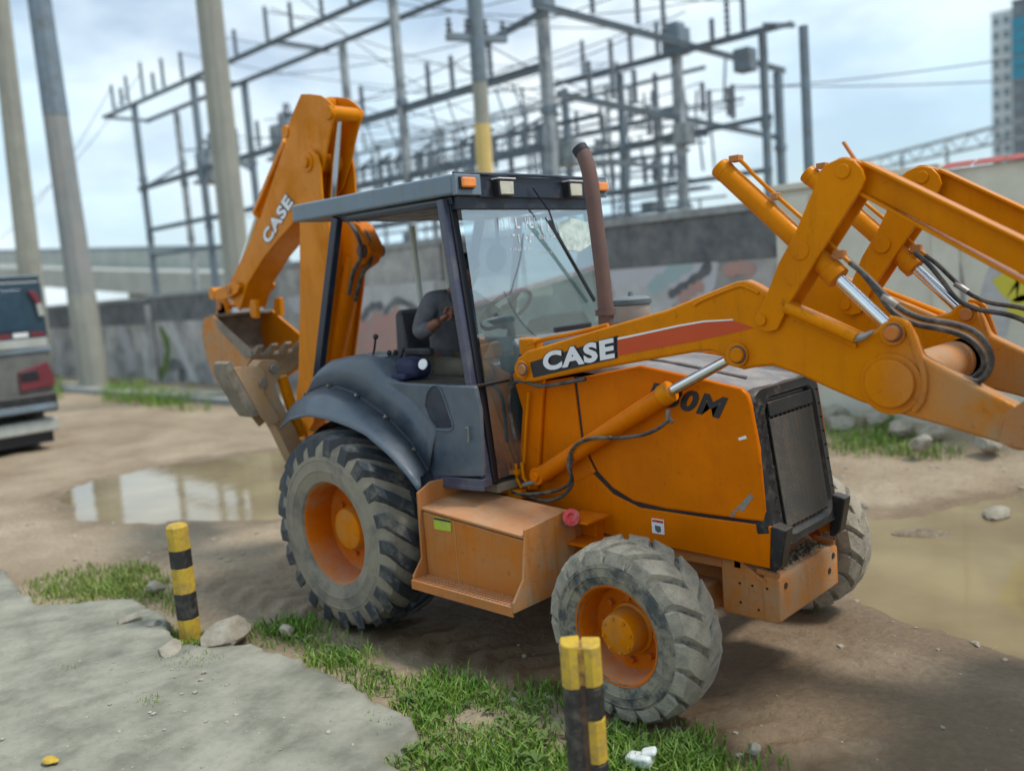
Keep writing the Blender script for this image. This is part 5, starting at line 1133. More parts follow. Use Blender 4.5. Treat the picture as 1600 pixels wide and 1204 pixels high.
body_n = [(L(.08, 0, 1.60), (.15, .12)), (L(.07, 0, 1.78), (.155, .11)), (L(.09, 0, 1.95), (.17, .11)), (L(.14, 0, 2.07), (.10, .08)), (L(.20, 0, 2.12), .066), (L(.265, 0, 2.17), .075),
          (L(.30, 0, 2.25), .088), (L(.295, 0, 2.31), .07),
          (SHR, .062), (ELR, .046), (WRR, .032), (SHL, .062), (ELL, .046), (WRL, .032),
          (L(.10, -.10, 1.58), .09), (L(.52, -.20, 1.60), .062), (L(.66, -.20, 1.14), .045), (L(.10, .10, 1.58), .09), (L(.52, .16, 1.60), .062), (L(.70, .16, 1.14), .045), (L(.80, -.21, 1.08), .04), (L(.84, .17, 1.08), .04)]
bd = skin_mesh('body', body_n, [(0, 1), (1, 2), (2, 3), (3, 4), (4, 5), (5, 6), (6, 7), (2, 8), (8, 9), (9, 10), (2, 11), (11, 12), (12, 13), (0, 14), (14, 15), (15, 16), (16, 20), (0, 17), (17, 18), (18, 19), (19, 21)], m_skin, dv_)
jk = [(L(.08, 0, 1.60), (.175, .145)), (L(.07, 0, 1.78), (.18, .135)), (L(.09, 0, 1.95), (.195, .13)), (L(.16, 0, 2.09), (.11, .09)), (SHR, .078), (ELR, .062), (tuple(Vector(ELR).lerp(Vector(WRR), .62)), .050), (SHL, .078), (ELL, .062), (tuple(Vector(ELL).lerp(Vector(WRL), .9)), .048)]
skin_mesh('jacket', jk, [(0, 1), (1, 2), (2, 3), (2, 4), (4, 5), (5, 6), (2, 7), (7, 8), (8, 9)], m_jacket, dv_)
obj('sleeve_badge', MB().ball((SHR[0] + .0, SHR[1] - .075, SHR[2] - .035), .022, 12, 6, (1.1, .5, .9)), m_blue, dv_)
tr = [(L(.08, 0, 1.57), (.17, .13)), (L(.12, -.11, 1.58), .10), (L(.53, -.20, 1.60), .078), (L(.66, -.20, 1.16), .062), (L(.12, .11, 1.58), .10), (L(.53, .16, 1.60), .078), (L(.70, .16, 1.16), .062)]
skin_mesh('trousers', tr, [(0, 1), (1, 2), (2, 3), (0, 4), (4, 5), (5, 6)], m_trouser, dv_)
for y in (-.205, .165):
    obj('shoe', MB().ball(L(.78, y, 1.05), .09, 12, 8, (1.5, .55, .55)), m_ink, dv_)
obj('hair', MB().ball(L(.28, 0, 2.29), .105, 16, 10, (1.0, .92, .75)), m_hair, dv_)
fc = MB().ball(L(.39, 0, 2.235), .016, 8, 6, (1, .8, 1.3)).ball(L(.367, 0, 2.195), .018, 8, 6, (.7, 1.4, .45))
for y in (-.035, .035): fc.ball(L(.373, y, 2.262), .012, 8, 6, (.6, 1.2, .7))
for y in (-.088, .088): fc.ball(L(.295, y, 2.242), .025, 8, 6, (.6, .4, 1.1))
obj('face', fc, m_skin, dv_)
def hand(W, d, up, s):
    """palm plus four curled fingers and a thumb; d = forearm direction"""
    W, d, up = Vector(W), Vector(d).normalized(), Vector(up).normalized(); sd_ = d.cross(up).normalized() * s
    palm = skin_mesh('hand', [(tuple(W), .026), (tuple(W + d * .045), (.036, .018)), (tuple(W + d * .085), (.040, .018))], [(0, 1), (1, 2)], m_skin, dv_)
    for k, ln in enumerate((.072, .08, .074, .058)):
        b = W + d * .085 + up * (.030 - .020 * k)
        p1 = b + d * ln * .5 - sd_ * .004; p2 = p1 + d * ln * .12 + sd_ * ln * .38; p3 = p2 - d * ln * .22 + sd_ * ln * .14
        skin_mesh('finger', [(tuple(b - d * .02), .0095), (tuple(p1), .009), (tuple(p2), .0082), (tuple(p3), .007)], [(0, 1), (1, 2), (2, 3)], m_skin, palm)
    b = W + d * .035 + up * .028
    skin_mesh('thumb', [(tuple(b), .012), (tuple(b + d * .03 + up * .022 + sd_ * .012), .0105), (tuple(b + d * .06 + up * .02 + sd_ * .035), .009)], [(0, 1), (1, 2)], m_skin, palm)
hand(WRR, Vector(WRR) - Vector(ELR), (0.2, 0, 1), 1)
hand(WRL, Vector(WRL) - Vector(ELL), (0, 0, 1), -1)
ph = Vector(WRR) + (Vector(WRR) - Vector(ELR)).normalized() * .10 + Vector(DL)
pho = obj('handheld_radio', MB().box(ph + Vector((.0, .02, .012)), (.05, .03, .115), ((1, 0, .3), (0, 1, 0), (-.3, 0, 1))).cyl(ph + Vector((-.01, .02, .06)), ph + Vector((-.03, .02, .12)), .006, 8), m_ink, None, .006)
tag(pho, 'small black handheld radio held in the driver\'s raised hand', 'radio')
bg_ = thing('bag', 'navy blue bag with a round white emblem lying on the cab side console', 'bag', (.27, -.57, 1.60))
b0 = MB().box((.07, -.01, .06), (.20, .17, .13), ((1, 0, -.1), (0, 1, 0), (.1, 0, 1)))
bo_ = obj('bag_body', b0, m_blue, bg_, .05, seg=4)
e = (0.559, -0.685, 1.695)
obj('emblem', MB().lathe([(0, .034), (.006, .032), (.007, .001)], (e[0] - .27, e[1] + .57, e[2] - 1.60), (.2, -1, .25), 24), m_white, bg_)
obj('bag_flap', MB().box((.06, -.05, .015), (.14, .18, .04)), m_blue, bg_, .015)

# ------------------------------------------------------------------ far verge, walls, graffiti
def far_wall():
    W = thing('graffiti_wall', 'long weathered grey roadside wall with a dark stained top band and faded graffiti', 'wall', (-8, 6.5, 0))
    ox = -8
    def q(x): return x - ox
    xs = [-30, -24, -19, -14.2, -10.5, -7.2, -3.9, -.62]
    tops = [2.3, 2.3, 2.35, 2.75, 2.85, 2.85, 2.80, 2.80]
    for i in range(len(xs) - 1):
        t = tops[i]
        g = MB().span((q(xs[i]) + .012, 0, -.3), (q(xs[i + 1]) - .012, .22, t - .62))
        obj('wall_panel', g, m_wall, W, .008)
        obj('stained_band' if not -14.3 < xs[i] < -7.3 else 'top_course', MB().span((q(xs[i]) + .006, -.012, t - .62), (q(xs[i + 1]) - .006, .232, t)), m_wall if -14.3 < xs[i] < -7.3 else m_wall_band, W, .006)
        obj('coping', MB().span((q(xs[i]), -.05, t), (q(xs[i + 1]), .27, t + .11)), m_wall_cap, W, .008)
    for x in xs[1:-1]:
        obj('pilaster', MB().span((q(x) - .16, -.07, -.3), (q(x) + .16, .0, 2.2)), m_wall, W, .01)
    def stroke(pts, w, mat, k=0):
        P = [Vector((q(p[0]), 0, p[2])) for p in pts]; P = curve(P, 14); V = []; n = len(P)
        for i, p in enumerate(P):
            t = (P[min(i + 1, n - 1)] - P[max(i - 1, 0)]).normalized(); u = Vector((-t.z, 0, t.x)) * w * (.5 + .12 * math.sin(i * 1.7 + w * 9)) * (.5 if i in (0, n - 1) else 1)
            V += [p + u, p - u]
        F = [(2 * i, 2 * i + 1, 2 * i + 3, 2 * i + 2) for i in range(n - 1)]
        mb = MB().add([(v.x, -.004 - .0015 * k, v.z) for v in V], F)
        mb.add([(v.x, .001, v.z) for v in V], [f[::-1] for f in F])
        obj('graffiti_stroke', mb, mat, W)
    # the pale painted field and its strokes right of the cab
    stroke([(-3.465, 6.500, 2.004), (-2.935, 6.500, 2.115), (-2.282, 6.500, 2.120), (-1.681, 6.500, 1.997)], .85, m_lilac, 0)
    stroke([(-3.435, 6.500, 1.622), (-2.853, 6.500, 1.696), (-2.413, 6.500, 1.725)], .50, m_whitepaint, 1)
    stroke([(-2.787, 6.500, 1.831), (-2.503, 6.500, 1.999), (-2.229, 6.500, 2.135), (-2.046, 6.500, 2.263)], .22, m_tealpaint, 2)
    stroke([(-2.465, 6.500, 1.754), (-2.140, 6.500, 1.891), (-1.876, 6.500, 2.052), (-1.769, 6.500, 2.175)], .14, m_wall_band, 3)
    stroke([(-2.289, 6.500, 1.675), (-2.041, 6.500, 1.824), (-1.886, 6.500, 1.878)], .16, m_pinkpaint, 4)
    stroke([(-1.581, 6.500, 2.034), (-1.293, 6.500, 2.076), (-1.110, 6.500, 2.015)], .18, m_pinkpaint, 2)
    stroke([(-1.814, 6.500, 2.264), (-1.659, 6.500, 2.381), (-1.606, 6.500, 2.462)], .2, m_whitepaint, 3)
    # pink and grey patches seen through the open cab side
    stroke([(-10.183, 6.500, 1.001), (-9.194, 6.500, 1.312), (-8.222, 6.500, 1.360), (-7.352, 6.500, 1.174)], .95, m_pinkpaint, 0)
    stroke([(-9.709, 6.500, 1.951), (-8.877, 6.500, 2.103), (-7.941, 6.500, 2.061), (-7.264, 6.500, 1.860)], .75, m_whitepaint, 1)
    stroke([(-9.306, 6.500, 2.554), (-8.597, 6.500, 2.689), (-8.050, 6.500, 2.593), (-7.636, 6.500, 2.336)], .5, m_lilac, 2)
    stroke([(-8.940, 6.500, 1.678), (-8.520, 6.500, 1.907), (-8.072, 6.500, 1.772), (-7.833, 6.500, 1.530), (-8.217, 6.500, 1.396)], .14, m_wall_band, 3)
    stroke([(-9.665, 6.500, 1.572), (-9.319, 6.500, 1.813), (-8.918, 6.500, 1.824)], .16, m_wall_band, 3)
    stroke([(-12.908, 6.500, 2.494), (-12.102, 6.500, 2.658), (-11.799, 6.500, 2.301), (-12.122, 6.500, 1.903)], .6, m_lilac, 0)
    # tags on the far left stretch
    stroke([(-17.901, 6.500, 1.757), (-17.536, 6.500, 1.085), (-17.023, 6.500, 0.344), (-16.673, 6.500, 0.106)], .34, m_whitepaint, 1)
    stroke([(-19.517, 6.500, 1.443), (-19.597, 6.500, 0.737), (-19.587, 6.500, 0.205)], .28, m_whitepaint, 1)
    stroke([(-21.103, 6.500, 1.737), (-20.678, 6.500, 1.003), (-20.655, 6.500, 0.364)], .55, m_lilac, 0)
    stroke([(-18.500, 6.500, 1.600), (-18.190, 6.500, 1.087), (-18.500, 6.500, 0.487), (-19.268, 6.500, 0.212)], .30, m_stemleaf, 2)
    stroke([(-18.237, 6.500, 0.491), (-17.838, 6.500, 0.615), (-17.423, 6.500, 0.420), (-17.762, 6.500, 0.211)], .3, m_wall_band, 3)
    stroke([(-20.227, 6.500, 1.809), (-18.978, 6.500, 1.953), (-18.010, 6.500, 1.759)], .3, m_whitepaint, 2)
    return W
far_wall()
W2 = thing('boundary_wall', 'cream rendered boundary wall with a red tiled coping at the right', 'wall', (3, 6.35, 0))
obj('wall_face', MB().span((-3.72, 0, -.3), (14, .22, 2.98)), m_beige, W2, .01)
for k, x in enumerate((-3.4, -1.7, -.2, 1.2, 3.0, 5.0, 7.0)):
    obj('pilaster', MB().span((x - .14, -.05, -.3), (x + .14, 0, 2.9)), m_beige, W2, .01)
obj('dark_coping', MB().span((-3.75, -.05, 2.98), (-1.75, .27, 3.06)), m_beige, W2, .006)
for k in range(48):
    x = -1.72 + k * .32
    t = obj('coping_tile', MB().prism([(x, -.06, 2.985), (x + .30, -.06, 2.985), (x + .30, .11, 3.045), (x, .11, 3.045)], (0, .008, .016)), m_tile, W2, .004)
def wstroke(pts, w, mat, k):
    P = curve([Vector((p[0] - 3, 0, p[2])) for p in pts], 12); V = []
    for i, p in enumerate(P):
        t = (P[min(i + 1, 11)] - P[max(i - 1, 0)]).normalized(); u = Vector((-t.z, 0, t.x)) * w * .5; V += [p + u, p - u]
    obj('graffiti_stroke', MB().add([(v.x, -.004 - .0015 * k, v.z) for v in V], [(2 * i, 2 * i + 1, 2 * i + 3, 2 * i + 2) for i in range(11)]), mat, W2)
wstroke([(1.720, 6.350, 1.189), (1.819, 6.350, 1.601), (1.915, 6.350, 1.868), (2.068, 6.350, 1.992)], .35, m_whitepaint, 0)
wstroke([(1.884, 6.350, 1.836), (2.005, 6.350, 1.661), (2.126, 6.350, 1.722)], .30, m_yellowpaint, 1)
wstroke([(1.941, 6.350, 1.392), (2.064, 6.350, 1.490), (2.184, 6.350, 1.452)], .20, m_yellowpaint, 1)
wstroke([(1.308, 6.350, 2.047), (1.370, 6.350, 1.761), (1.377, 6.350, 1.407)], .22, m_wall, 1)

def rock(label, c, size, seed, mat=m_rubble, name='concrete_chunk', group=None):
    bm = bmesh.new(); bmesh.ops.create_icosphere(bm, subdivisions=3, radius=1)
    r = random.Random(seed); pl = [(Vector((r.uniform(-1, 1), r.uniform(-1, 1), r.uniform(-.4, 1))).normalized(), r.uniform(.55, .85)) for _ in range(9)]
    for v in bm.verts:
        for n_, d in pl:
            e = v.co.dot(n_) - d
            if e > 0: v.co -= n_ * e
        v.co += v.co.normalized() * .10 * mnoise.noise(v.co * 3 + Vector((seed, 0, 0)))
        v.co = Vector((v.co.x * size[0], v.co.y * size[1], v.co.z * size[2]))
    me = bpy.data.meshes.new(name); bm.to_mesh(me); bm.free(); me.materials.append(mat)
    me.polygons.foreach_set('use_smooth', [True] * len(me.polygons)); me.set_sharp_from_angle(angle=math.radians(30))
    o = bpy.data.objects.new(name, me); COL.objects.link(o); o.location = c; o.rotation_euler = (0, 0, r.uniform(0, 6))
    return tag(o, label, 'rubble', group)
c = (-0.469, -1.637, 0.100)
rock('large pale broken concrete block in the grass beside the far striped post', (c[0], c[1], .10), (.19, .15, .085), 3)
c = (-1.853, -1.452, 0.050); rock('small white stone in the pale grass left of the far striped post', (c[0], c[1], .07), (.07, .06, .055), 5)
c = (-1.226, -1.912, 0.100); rock('tan lump of broken concrete on the pavement left of the far post', (c[0], c[1], .11), (.10, .08, .035), 8)
c = (-1.003, -1.859, 0.100); rock('flat whitish chip of rubble at the foot of the far striped post', (c[0], c[1], .11), (.05, .05, .03), 9)
c = (-0.514, -1.982, 0.100); rock('flat tan slab fragment on the pavement in front of the far post', (c[0], c[1], .105), (.15, .08, .025), 10)
c = (-0.227, -1.340, 0.030); rock('white stone in the grass strip near the rear tyre', (c[0], c[1], .06), (.05, .05, .05), 12)
c = (2.795, -0.867, 0.030); rock('small pale stone at the edge of the grass in front of the front tyre', (c[0], c[1], .03), (.04, .03, .03), 13)
c = (2.290, 2.701, 0.000); rock('flat dark grey stone lying in the right puddle', (c[0], c[1], -.01), (.24, .10, .05), 14, m_mud)
c = (1.644, 3.131, 0.000); rock('small white stone on the bank of the right puddle', (c[0], c[1], .02), (.06, .05, .04), 15)
c = (2.582, 3.511, 0.000); rock('low grey rock on the far shore of the right puddle', (c[0], c[1], .0), (.22, .10, .05), 16)
vr = [(1300,628,.22,.16,.14), (1335,640,.3,.2,.16), (1372,655,.24,.2,.14), (1310,660,.18,.2,.12), (1405,668,.2,.15,.12), (1440,690,.12,.1,.09), (1335,612,.2,.16,.16), (1460,672,.18,.15,.12), (1545,690,.16,.12,.1)]
lbl = ['pale rubble lump at the wall foot nearest the grille, upper left of the heap', 'broad white slab of rubble in the middle of the heap under the loader arm', 'grey broken block on the right slope of the rubble heap', 'small pale block at the lower left of the rubble heap', 'pale block under the loader disc, right of the heap', 'small white stone at the road edge under the loader arm end', 'topmost pale block of the rubble heap against the wall', 'dusty block behind the small white stone, far right of the heap', 'lone pale rock beyond the loader arm tip']
for k, (px_, py_, a, b, h) in enumerate(vr):
    P = ((-0.475, 7.255, 0.200), (0.040, 6.755, 0.200), (0.559, 6.194, 0.200), (0.227, 5.858, 0.200), (0.961, 5.767, 0.200), (1.434, 5.098, 0.200), (-0.298, 7.563, 0.300), (1.343, 5.741, 0.200), (2.001, 5.319, 0.200))[k]
    rock(lbl[k], (P[0], min(P[1], 6.15), .17 + h * .25), (a, b, h), 30 + k, m_rubble, 'rubble_block')
def bank_z(x, y): return 0.16 * min(max((y - 5.0) / 1.1, 0), 1)
grass('verge_weeds', [[(0.404, 4.964), (1.350, 4.977), (1.783, 5.153), (1.605, 5.728), (1.013, 5.905), (0.032, 7.066), (-1.632, 9.136), (-0.636, 6.868)]], 1100, 0.13, 'green weeds among the rubble at the foot of the far wall', m_grass, bank_z, 6)
grass('verge_weeds', [[(-16.385, 3.948), (-12.406, 4.004), (-11.734, 4.203), (-14.800, 5.344), (-18.282, 5.857), (-20.022, 5.486)], [(-19.703, 3.699), (-18.838, 3.920), (-23.328, 5.595), (-24.333, 5.397)]], 260, 0.32, 'green weeds along the far kerb at the left', m_grass, bank_z, 7)
kb = MB().bar((-40, 4.75, .06), (-7.5, 4.95, .06), .18, .16)
tag(obj('kerb', kb, m_wall_cap, None, .02), kind='structure')
mb = MB(); mb.bar((-40, 5.6, .05), (-6.5, 5.7, .05), 1.3, .14)
tag(obj('far_pavement', mb, m_concrete, None, .02), kind='structure')

def weed_patch(name, polys, n, size, label, mat, seed):
    r = random.Random(seed); mb = MB()
    for P in polys:
        xs = [p[0] for p in P]; ys_ = [p[1] for p in P]; k = 0
        while k < n:
            x, y = r.uniform(min(xs), max(xs)), r.uniform(min(ys_), max(ys_))
            if sdist(np.array([x]), np.array([y]), P)[0] > -.03: continue
            k += 1; h = r.uniform(.3, 1) * size
            for j in range(r.randint(5, 9)):
                a = r.uniform(0, 6.28); L_ = size * r.uniform(.5, 1); w = L_ * r.uniform(.16, .26); d = Vector((math.cos(a), math.sin(a), 0)); e = Vector((-d.y, d.x, 0)); b = Vector((x, y, .02 + h * j / 9))
                m1 = b + d * L_ * .5 + Vector((0, 0, L_ * .35)); t_ = b + d * L_ + Vector((0, 0, L_ * .15))
                mb.add([b, m1 + e * w, t_, m1 - e * w], [(0, 1, 2, 3)])
    return tag(obj1(name, mb, mat), label, None, None, 'stuff')
weed_patch('broad_weeds', [[(0.928, -1.294), (1.395, -1.156), (1.931, -1.036), (2.309, -0.998), (2.579, -0.876), (2.802, -0.982), (3.045, -1.317), (1.945, -2.143), (1.413, -1.856)]], 70, .075, 'low broad leaved weeds mixed into the roadside grass', m_stemleaf, 9)
weed_patch('broad_weeds', [[(-0.699, -1.389), (-0.224, -1.247), (0.394, -1.247), (0.928, -1.294), (0.932, -1.477), (0.164, -1.455)]], 22, .06, 'small broad leaved weeds in the narrow end of the grass strip', m_stemleaf, 10)
# ------------------------------------------------------------------ striped posts on the pavement edge
def octa(c, r0, r1, z0, z1, mi, mb):
    mb.tube([(c[0], c[1], z0), (c[0], c[1], z1)], [r0, r1], 8, True, mi)
p1 = thing('bollard', 'short octagonal concrete post with four fresh yellow and black bands near the rear tyre', 'bollard', (-.79, -1.72, .02), 0, 'striped kerb posts')
zz = [0, .13, .30, .47, .585, .735]
for k in range(5):
    mb = MB(); octa((0, 0), .073, .073, zz[k] + (.001 if k else -.1), zz[k + 1], 0, mb)
    if k == 4: octa((0, 0), .073, .052, zz[5], zz[5] + .018, 0, mb)
    obj('painted_band', mb, (m_yellow, m_blackpaint)[k % 2], p1, .004)
p2 = thing('bollard', 'battered yellow and black steel channel post standing in front of the front tyre', 'bollard', (2.56, -1.72, .02), math.radians(40), 'striped kerb posts')
obj('web', MB().span((-.05, -.054, -.1), (.05, .018, .62)), m_rustdark, p2, .003)
for s_, bands in ((1, ((-.1, .28, m_blackpaint), (.28, .46, m_yellow), (.46, .59, m_blackpaint), (.59, .755, m_yellow))), (-1, ((-.1, .585, m_blackpaint), (.585, .762, m_yellow)))):
    for (z0, z1, m_) in bands:
        obj('painted_flange', MB().prism([(s_ * .003, -.044, z0), (s_ * .014, -.058, z0), (s_ * .042, -.064, z0), (s_ * .066, -.052, z0), (s_ * .078, -.028, z0), (s_ * .078, .045, z0), (s_ * .003, .055, z0)], (0, 0, z1 - z0 - .002)), m_, p2, .008)
obj('top_web', MB().span((-.02, -.056, .6), (.02, .03, .75)), M('rust_stained_yellow', (.45, .25, .03), .8, dirt=(.12, .06, .03), amt=.5, dscale=20), p2, .004)
c = (0.332, -2.966, 0.100)
lt = MB().ball((0, 0, .012), .035, 10, 6, (1.2, .9, .4)).ball((.03, .015, .012), .02, 8, 5, (1.2, .9, .4))
lt = obj('wrapper', lt, m_yellow); lt.location = (c[0], c[1], .105); tag(lt, 'small crumpled yellow wrapper on the pavement at the bottom left', 'litter')
c = (2.475, -1.281, 0.030)
lt = MB().box((0, 0, .03), (.12, .07, .05), ((1, .2, .1), (-.2, 1, 0), (-.1, 0, 1))).box((.03, .03, .06), (.07, .06, .03), ((1, .5, .3), (-.5, 1, 0), (-.3, 0, 1)))
lt = obj('paper_cup', lt, m_paper, None, .015); lt.location = (c[0], c[1], .03); tag(lt, 'crushed white paper cup in the grass in front of the striped channel post', 'litter')

# ------------------------------------------------------------------ utility poles
def utility_pole(name, label, base, h, r0, r1, lean, mat, bands=None, arms=(), seg=10):
    t = thing(name, label, 'pole', base, 0, 'utility poles along the far wall')
    top = Vector((lean[0], lean[1], h))
    obj('shaft', MB().tube([(0, 0, -.3), top], [r0, r1], seg), mat, t)
    for z, m_, z2 in (bands or []):
        f0, f1 = z / h, z2 / h
        obj('toned_section', MB().tube([top * f0, top * f1], [r0 + (r1 - r0) * f0 + .006, r0 + (r1 - r0) * f1 + .006], seg), m_, t)  # sleeve of another colour around part of the shaft
    for z, wdt, yaw in arms:
        c = top * (z / h); d = Vector((math.cos(yaw), math.sin(yaw), 0))
        a_ = obj('cross_arm', MB().bar(c - d * wdt / 2, c + d * wdt / 2, .12, .12), m_steelblue, t)
        for k in (-.45, -.15, .15, .45):
            q = c + d * wdt * k; obj('insulator', MB().lathe([(0, .03), (.06, .07), (.1, .03), (.16, .07), (.2, .03), (.26, .05), (.28, .001)], q + Vector((0, 0, .06)), (0, 0, 1), 10), m_porcelain, a_)
    return t
utility_pole('utility_pole', 'grey concrete pole with a darker upper section, second from the left', ((-20.804, 5.500, 0.024)[0], 5.5, 0), 13.5, .40, .27, (-.35, 0), m_pole_d, [(0.02, m_pole, 2.6), (7.4, m_steelblue, 11.5)], [(12.9, 2.4, 1.4)])
utility_pole('utility_pole', 'pale concrete pole rising behind the left truck at the picture edge', ((-25.431, 5.700, 2.395)[0], 5.7, 0), 14.0, .38, .26, (1.0, 0), m_pole, None, [(13.2, 2.4, 1.4)])
utility_pole('utility_pole', 'smooth cream concrete pole standing just left of the raised backhoe stick', ((-12.828, 5.700, 1.712)[0], 5.7, 0), 12.5, .29, .25, (.15, 0), m_pole, None, [(11.8, 2.2, 1.4)])
utility_pole('utility_pole', 'slim dark pole with a yellow painted lower part seen above the canopy', ((-7.506, 8.000, 4.274)[0], 8.0, 0), 11.0, .16, .13, (.25, 0), m_pole, [(3.5, M('faded_yellow_band', (.62, .45, .16), .7, mott=.1), 5.05), (5.8, m_steelblue, 9.5)], [(8.0, 1.4, 1.2), (6.6, 1.2, 1.2)])
utility_pole('utility_pole', 'lone slim dark pole standing clear of the steelwork at the right', ((-1.484, 9.000, 3.213)[0], 9.0, 0), 5.55, .085, .07, (-.03, 0), m_steelblue, None, [])

# ------------------------------------------------------------------ substation steelwork behind the wall
def gantry(label, loc, cols, beams, ins, braces=(), mats=(m_steelblue, m_steelpale), cw_=.26):
    t = thing('substation_gantry', label, 'gantry', loc, 0, 'steel gantries of the substation'); o = Vector(loc)
    for (x, y, h, m_) in cols:
        c = obj('column', MB().box((x - o.x, y - o.y, h / 2), (cw_ * .68, cw_ * .68, h)), mats[m_], t, .015)
        obj('column_collar', MB().box((x - o.x, y - o.y, h * .72), (cw_ * .85, cw_ * .85, .16)).box((x - o.x, y - o.y, h * .5), (cw_ * .8, cw_ * .8, .10)), mats[0], c, .01)
    for (a, b, w, h) in beams:
        w, h = w * .62, h * .5
        a_, b_ = Vector(a) - o, Vector(b) - o; n = Vector((0, 0, h / 2 - .02))
        bm_ = obj('beam', MB().bar(a_ + n, b_ + n, w * .8, .03).bar(a_ - n, b_ - n, w * .8, .03).bar(a_, b_, .03, h), mats[0], t)
    for (a, b) in braces:
        obj('cross_brace', MB().bar(Vector(a) - o, Vector(b) - o, .09, .09), mats[0], t)
    for (x, y, z, h) in ins:
        g = [(0, .05)]
        for k in range(7): g += [(h * (k + .3) / 7, .075), (h * (k + .7) / 7, .04)]
        obj('insulator', MB().lathe(g + [(h, .05), (h, .001)], (x - o.x, y - o.y, z - o.z), (0, 0, 1), 10), m_porcelain, t)
    return t
R2 = random.Random(4)
# long high gantry at the left
cols = [(-26.0, 10.0, 9.0, 0), (-26.2, 11.6, 8.9, 1), (-21.8, 10.0, 9.0, 0), (-21.5, 11.6, 9.0, 0), (-12.0, 10.0, 9.0, 1), (-16.2, 11.6, 9.0, 1)]
beams = [((-28.4, 10, 9.0), (-7.2, 10, 9.05), .2, .26), ((-28.6, 11.6, 9.0), (-7.2, 11.6, 9.05), .2, .26), ((-28.4, 9.9, 9.0), (-28.5, 11.7, 9.0), .2, .22), ((-21.8, 9.9, 9.0), (-21.8, 11.7, 9.0), .2, .22),
         ((-17.0, 9.9, 9.0), (-17.0, 11.7, 9.0), .2, .22), ((-26.4, 10, 6.2), (-7.4, 10, 6.35), .28, .34), ((-26.2, 10, 4.75), (-7.4, 10, 4.75), .2, .30), ((-26.2, 10, 3.9), (-12, 10, 3.7), .2, .22), ((-26.3, 11.6, 6.7), (-21.5, 11.6, 6.5), .18, .22), ((-19.5, 11.6, 5.5), (-7.4, 11.6, 5.5), .18, .2)]
ins = [(x, 10, 9.13, h_) for x, h_ in ((-27.6, .85), (-26.9, .6), (-26.4, .9), (-25.2, 1.1), (-24.4, .6), (-23.7, .9), (-22.4, .8), (-20.2, 1.1), (-19.1, .7), (-17.4, .9), (-16.2, .7), (-14.8, 1.0), (-13.6, .85), (-12.4, .7), (-11.2, .9))]
ins += [(x, 10, 6.4, .75) for x in (-19.6, -18.4, -17.2, -15.2, -13.5, -11.0, -10.2, -9.0)]
ins += [(x, 10, 4.2, .55) for x in (-15.5, -14.4, -12.7, -10.3, -9.5, -8.6)] + [(x, 11.6, 4.85, .6) for x in (-17.4, -15.0, -13.3, -11.4, -10.6, -8.8)]
lg = gantry('high dark steel gantry running away to the left above the wall', (-17, 10.8, 0), cols, beams, ins, [((-26, 10, 6.2), (-25.9, 11.6, 7.1)), ((-21.8, 10, 7.2), (-21.5, 11.6, 6.2))])
# transformers and switch gear hung in the left gantry
for x, z in ((-24.2, 6.8), (-19.4, 6.9)):
    obj('switch_housing', MB().box((x + 17, .9, z), (1.0, .8, .9)).box((x + 17, .9, z - .55), (1.3, 1.0, .12)), m_steelpale, lg, .04)
    obj('switch_bushing', MB().lathe([(0, .12), (.1, .2), (.2, .12), (.3, .2), (.4, .12), (.6, .1), (.62, .001)], (x + 17, .9, z + .45), (0, 0, 1), 12), m_porcelain, lg)
for x in (-14.9, -14.2, -13.4, -12.6, -11.0, -10.4, -9.4, -8.9, -8.4):
    obj('disconnect_switch', MB().bar((x + 16.7, .3, 5.45), (x + 17.3, .3, 5.6), .06, .06).bar((x + 16.75, .3, 5.45), (x + 16.75, .3, 5.0), .07, .07).bar((x + 17.2, .3, 5.5), (x + 17.2, .3, 5.0), .07, .07), m_steelblue, lg)
    obj('drop_conductor', MB().tube([(x + 17, -.8, 6.2), (x + 17.1, -.6, 5.4), (x + 17, -.8, 4.8)], .02, 5), m_steelblue, lg)
# middle bay: lateral beams at x = -7
cols = [(-7.45, 10.0, 7.6, 1), (-7.2, 14.4, 7.2, 1), (-7.0, 19.0, 7.1, 0)]
beams = [((-7.1, 9.4, 7.35), (-6.95, 19.3, 7.15), .22, .28), ((-9.2, 9.9, 7.1), (-7.3, 9.9, 7.36), .2, .26), ((-7.2, 10, 5.75), (-7.1, 19, 5.4), .2, .26), ((-7.4, 10, 4.5), (-7.2, 14.4, 4.45), .18, .2)]
ins = [(-7.1, y, 7.48, .8) for y in (11.2, 12.8, 13.8)] + [(-7.15, y, 5.8, .7) for y in (11.0, 11.8, 12.6, 13.4, 15.4, 16.6)]
mg = gantry('central gantry of pale columns with cross beams running straight back', (-7.2, 14, 0), cols, beams, ins, cw_=.30)
obj('switch_housing', MB().box((-.2, -4.0, 7.75), (.35, .35, .6)).box((0, .4, 7.5), (.35, .35, .5)), m_steelblue, mg, .03)
obj('switch_housing', MB().box((-.1, -3.6, 4.6), (.5, .4, .5)).box((.1, .4, 5.2), (.4, .4, .5)), m_steelpale, mg, .03)
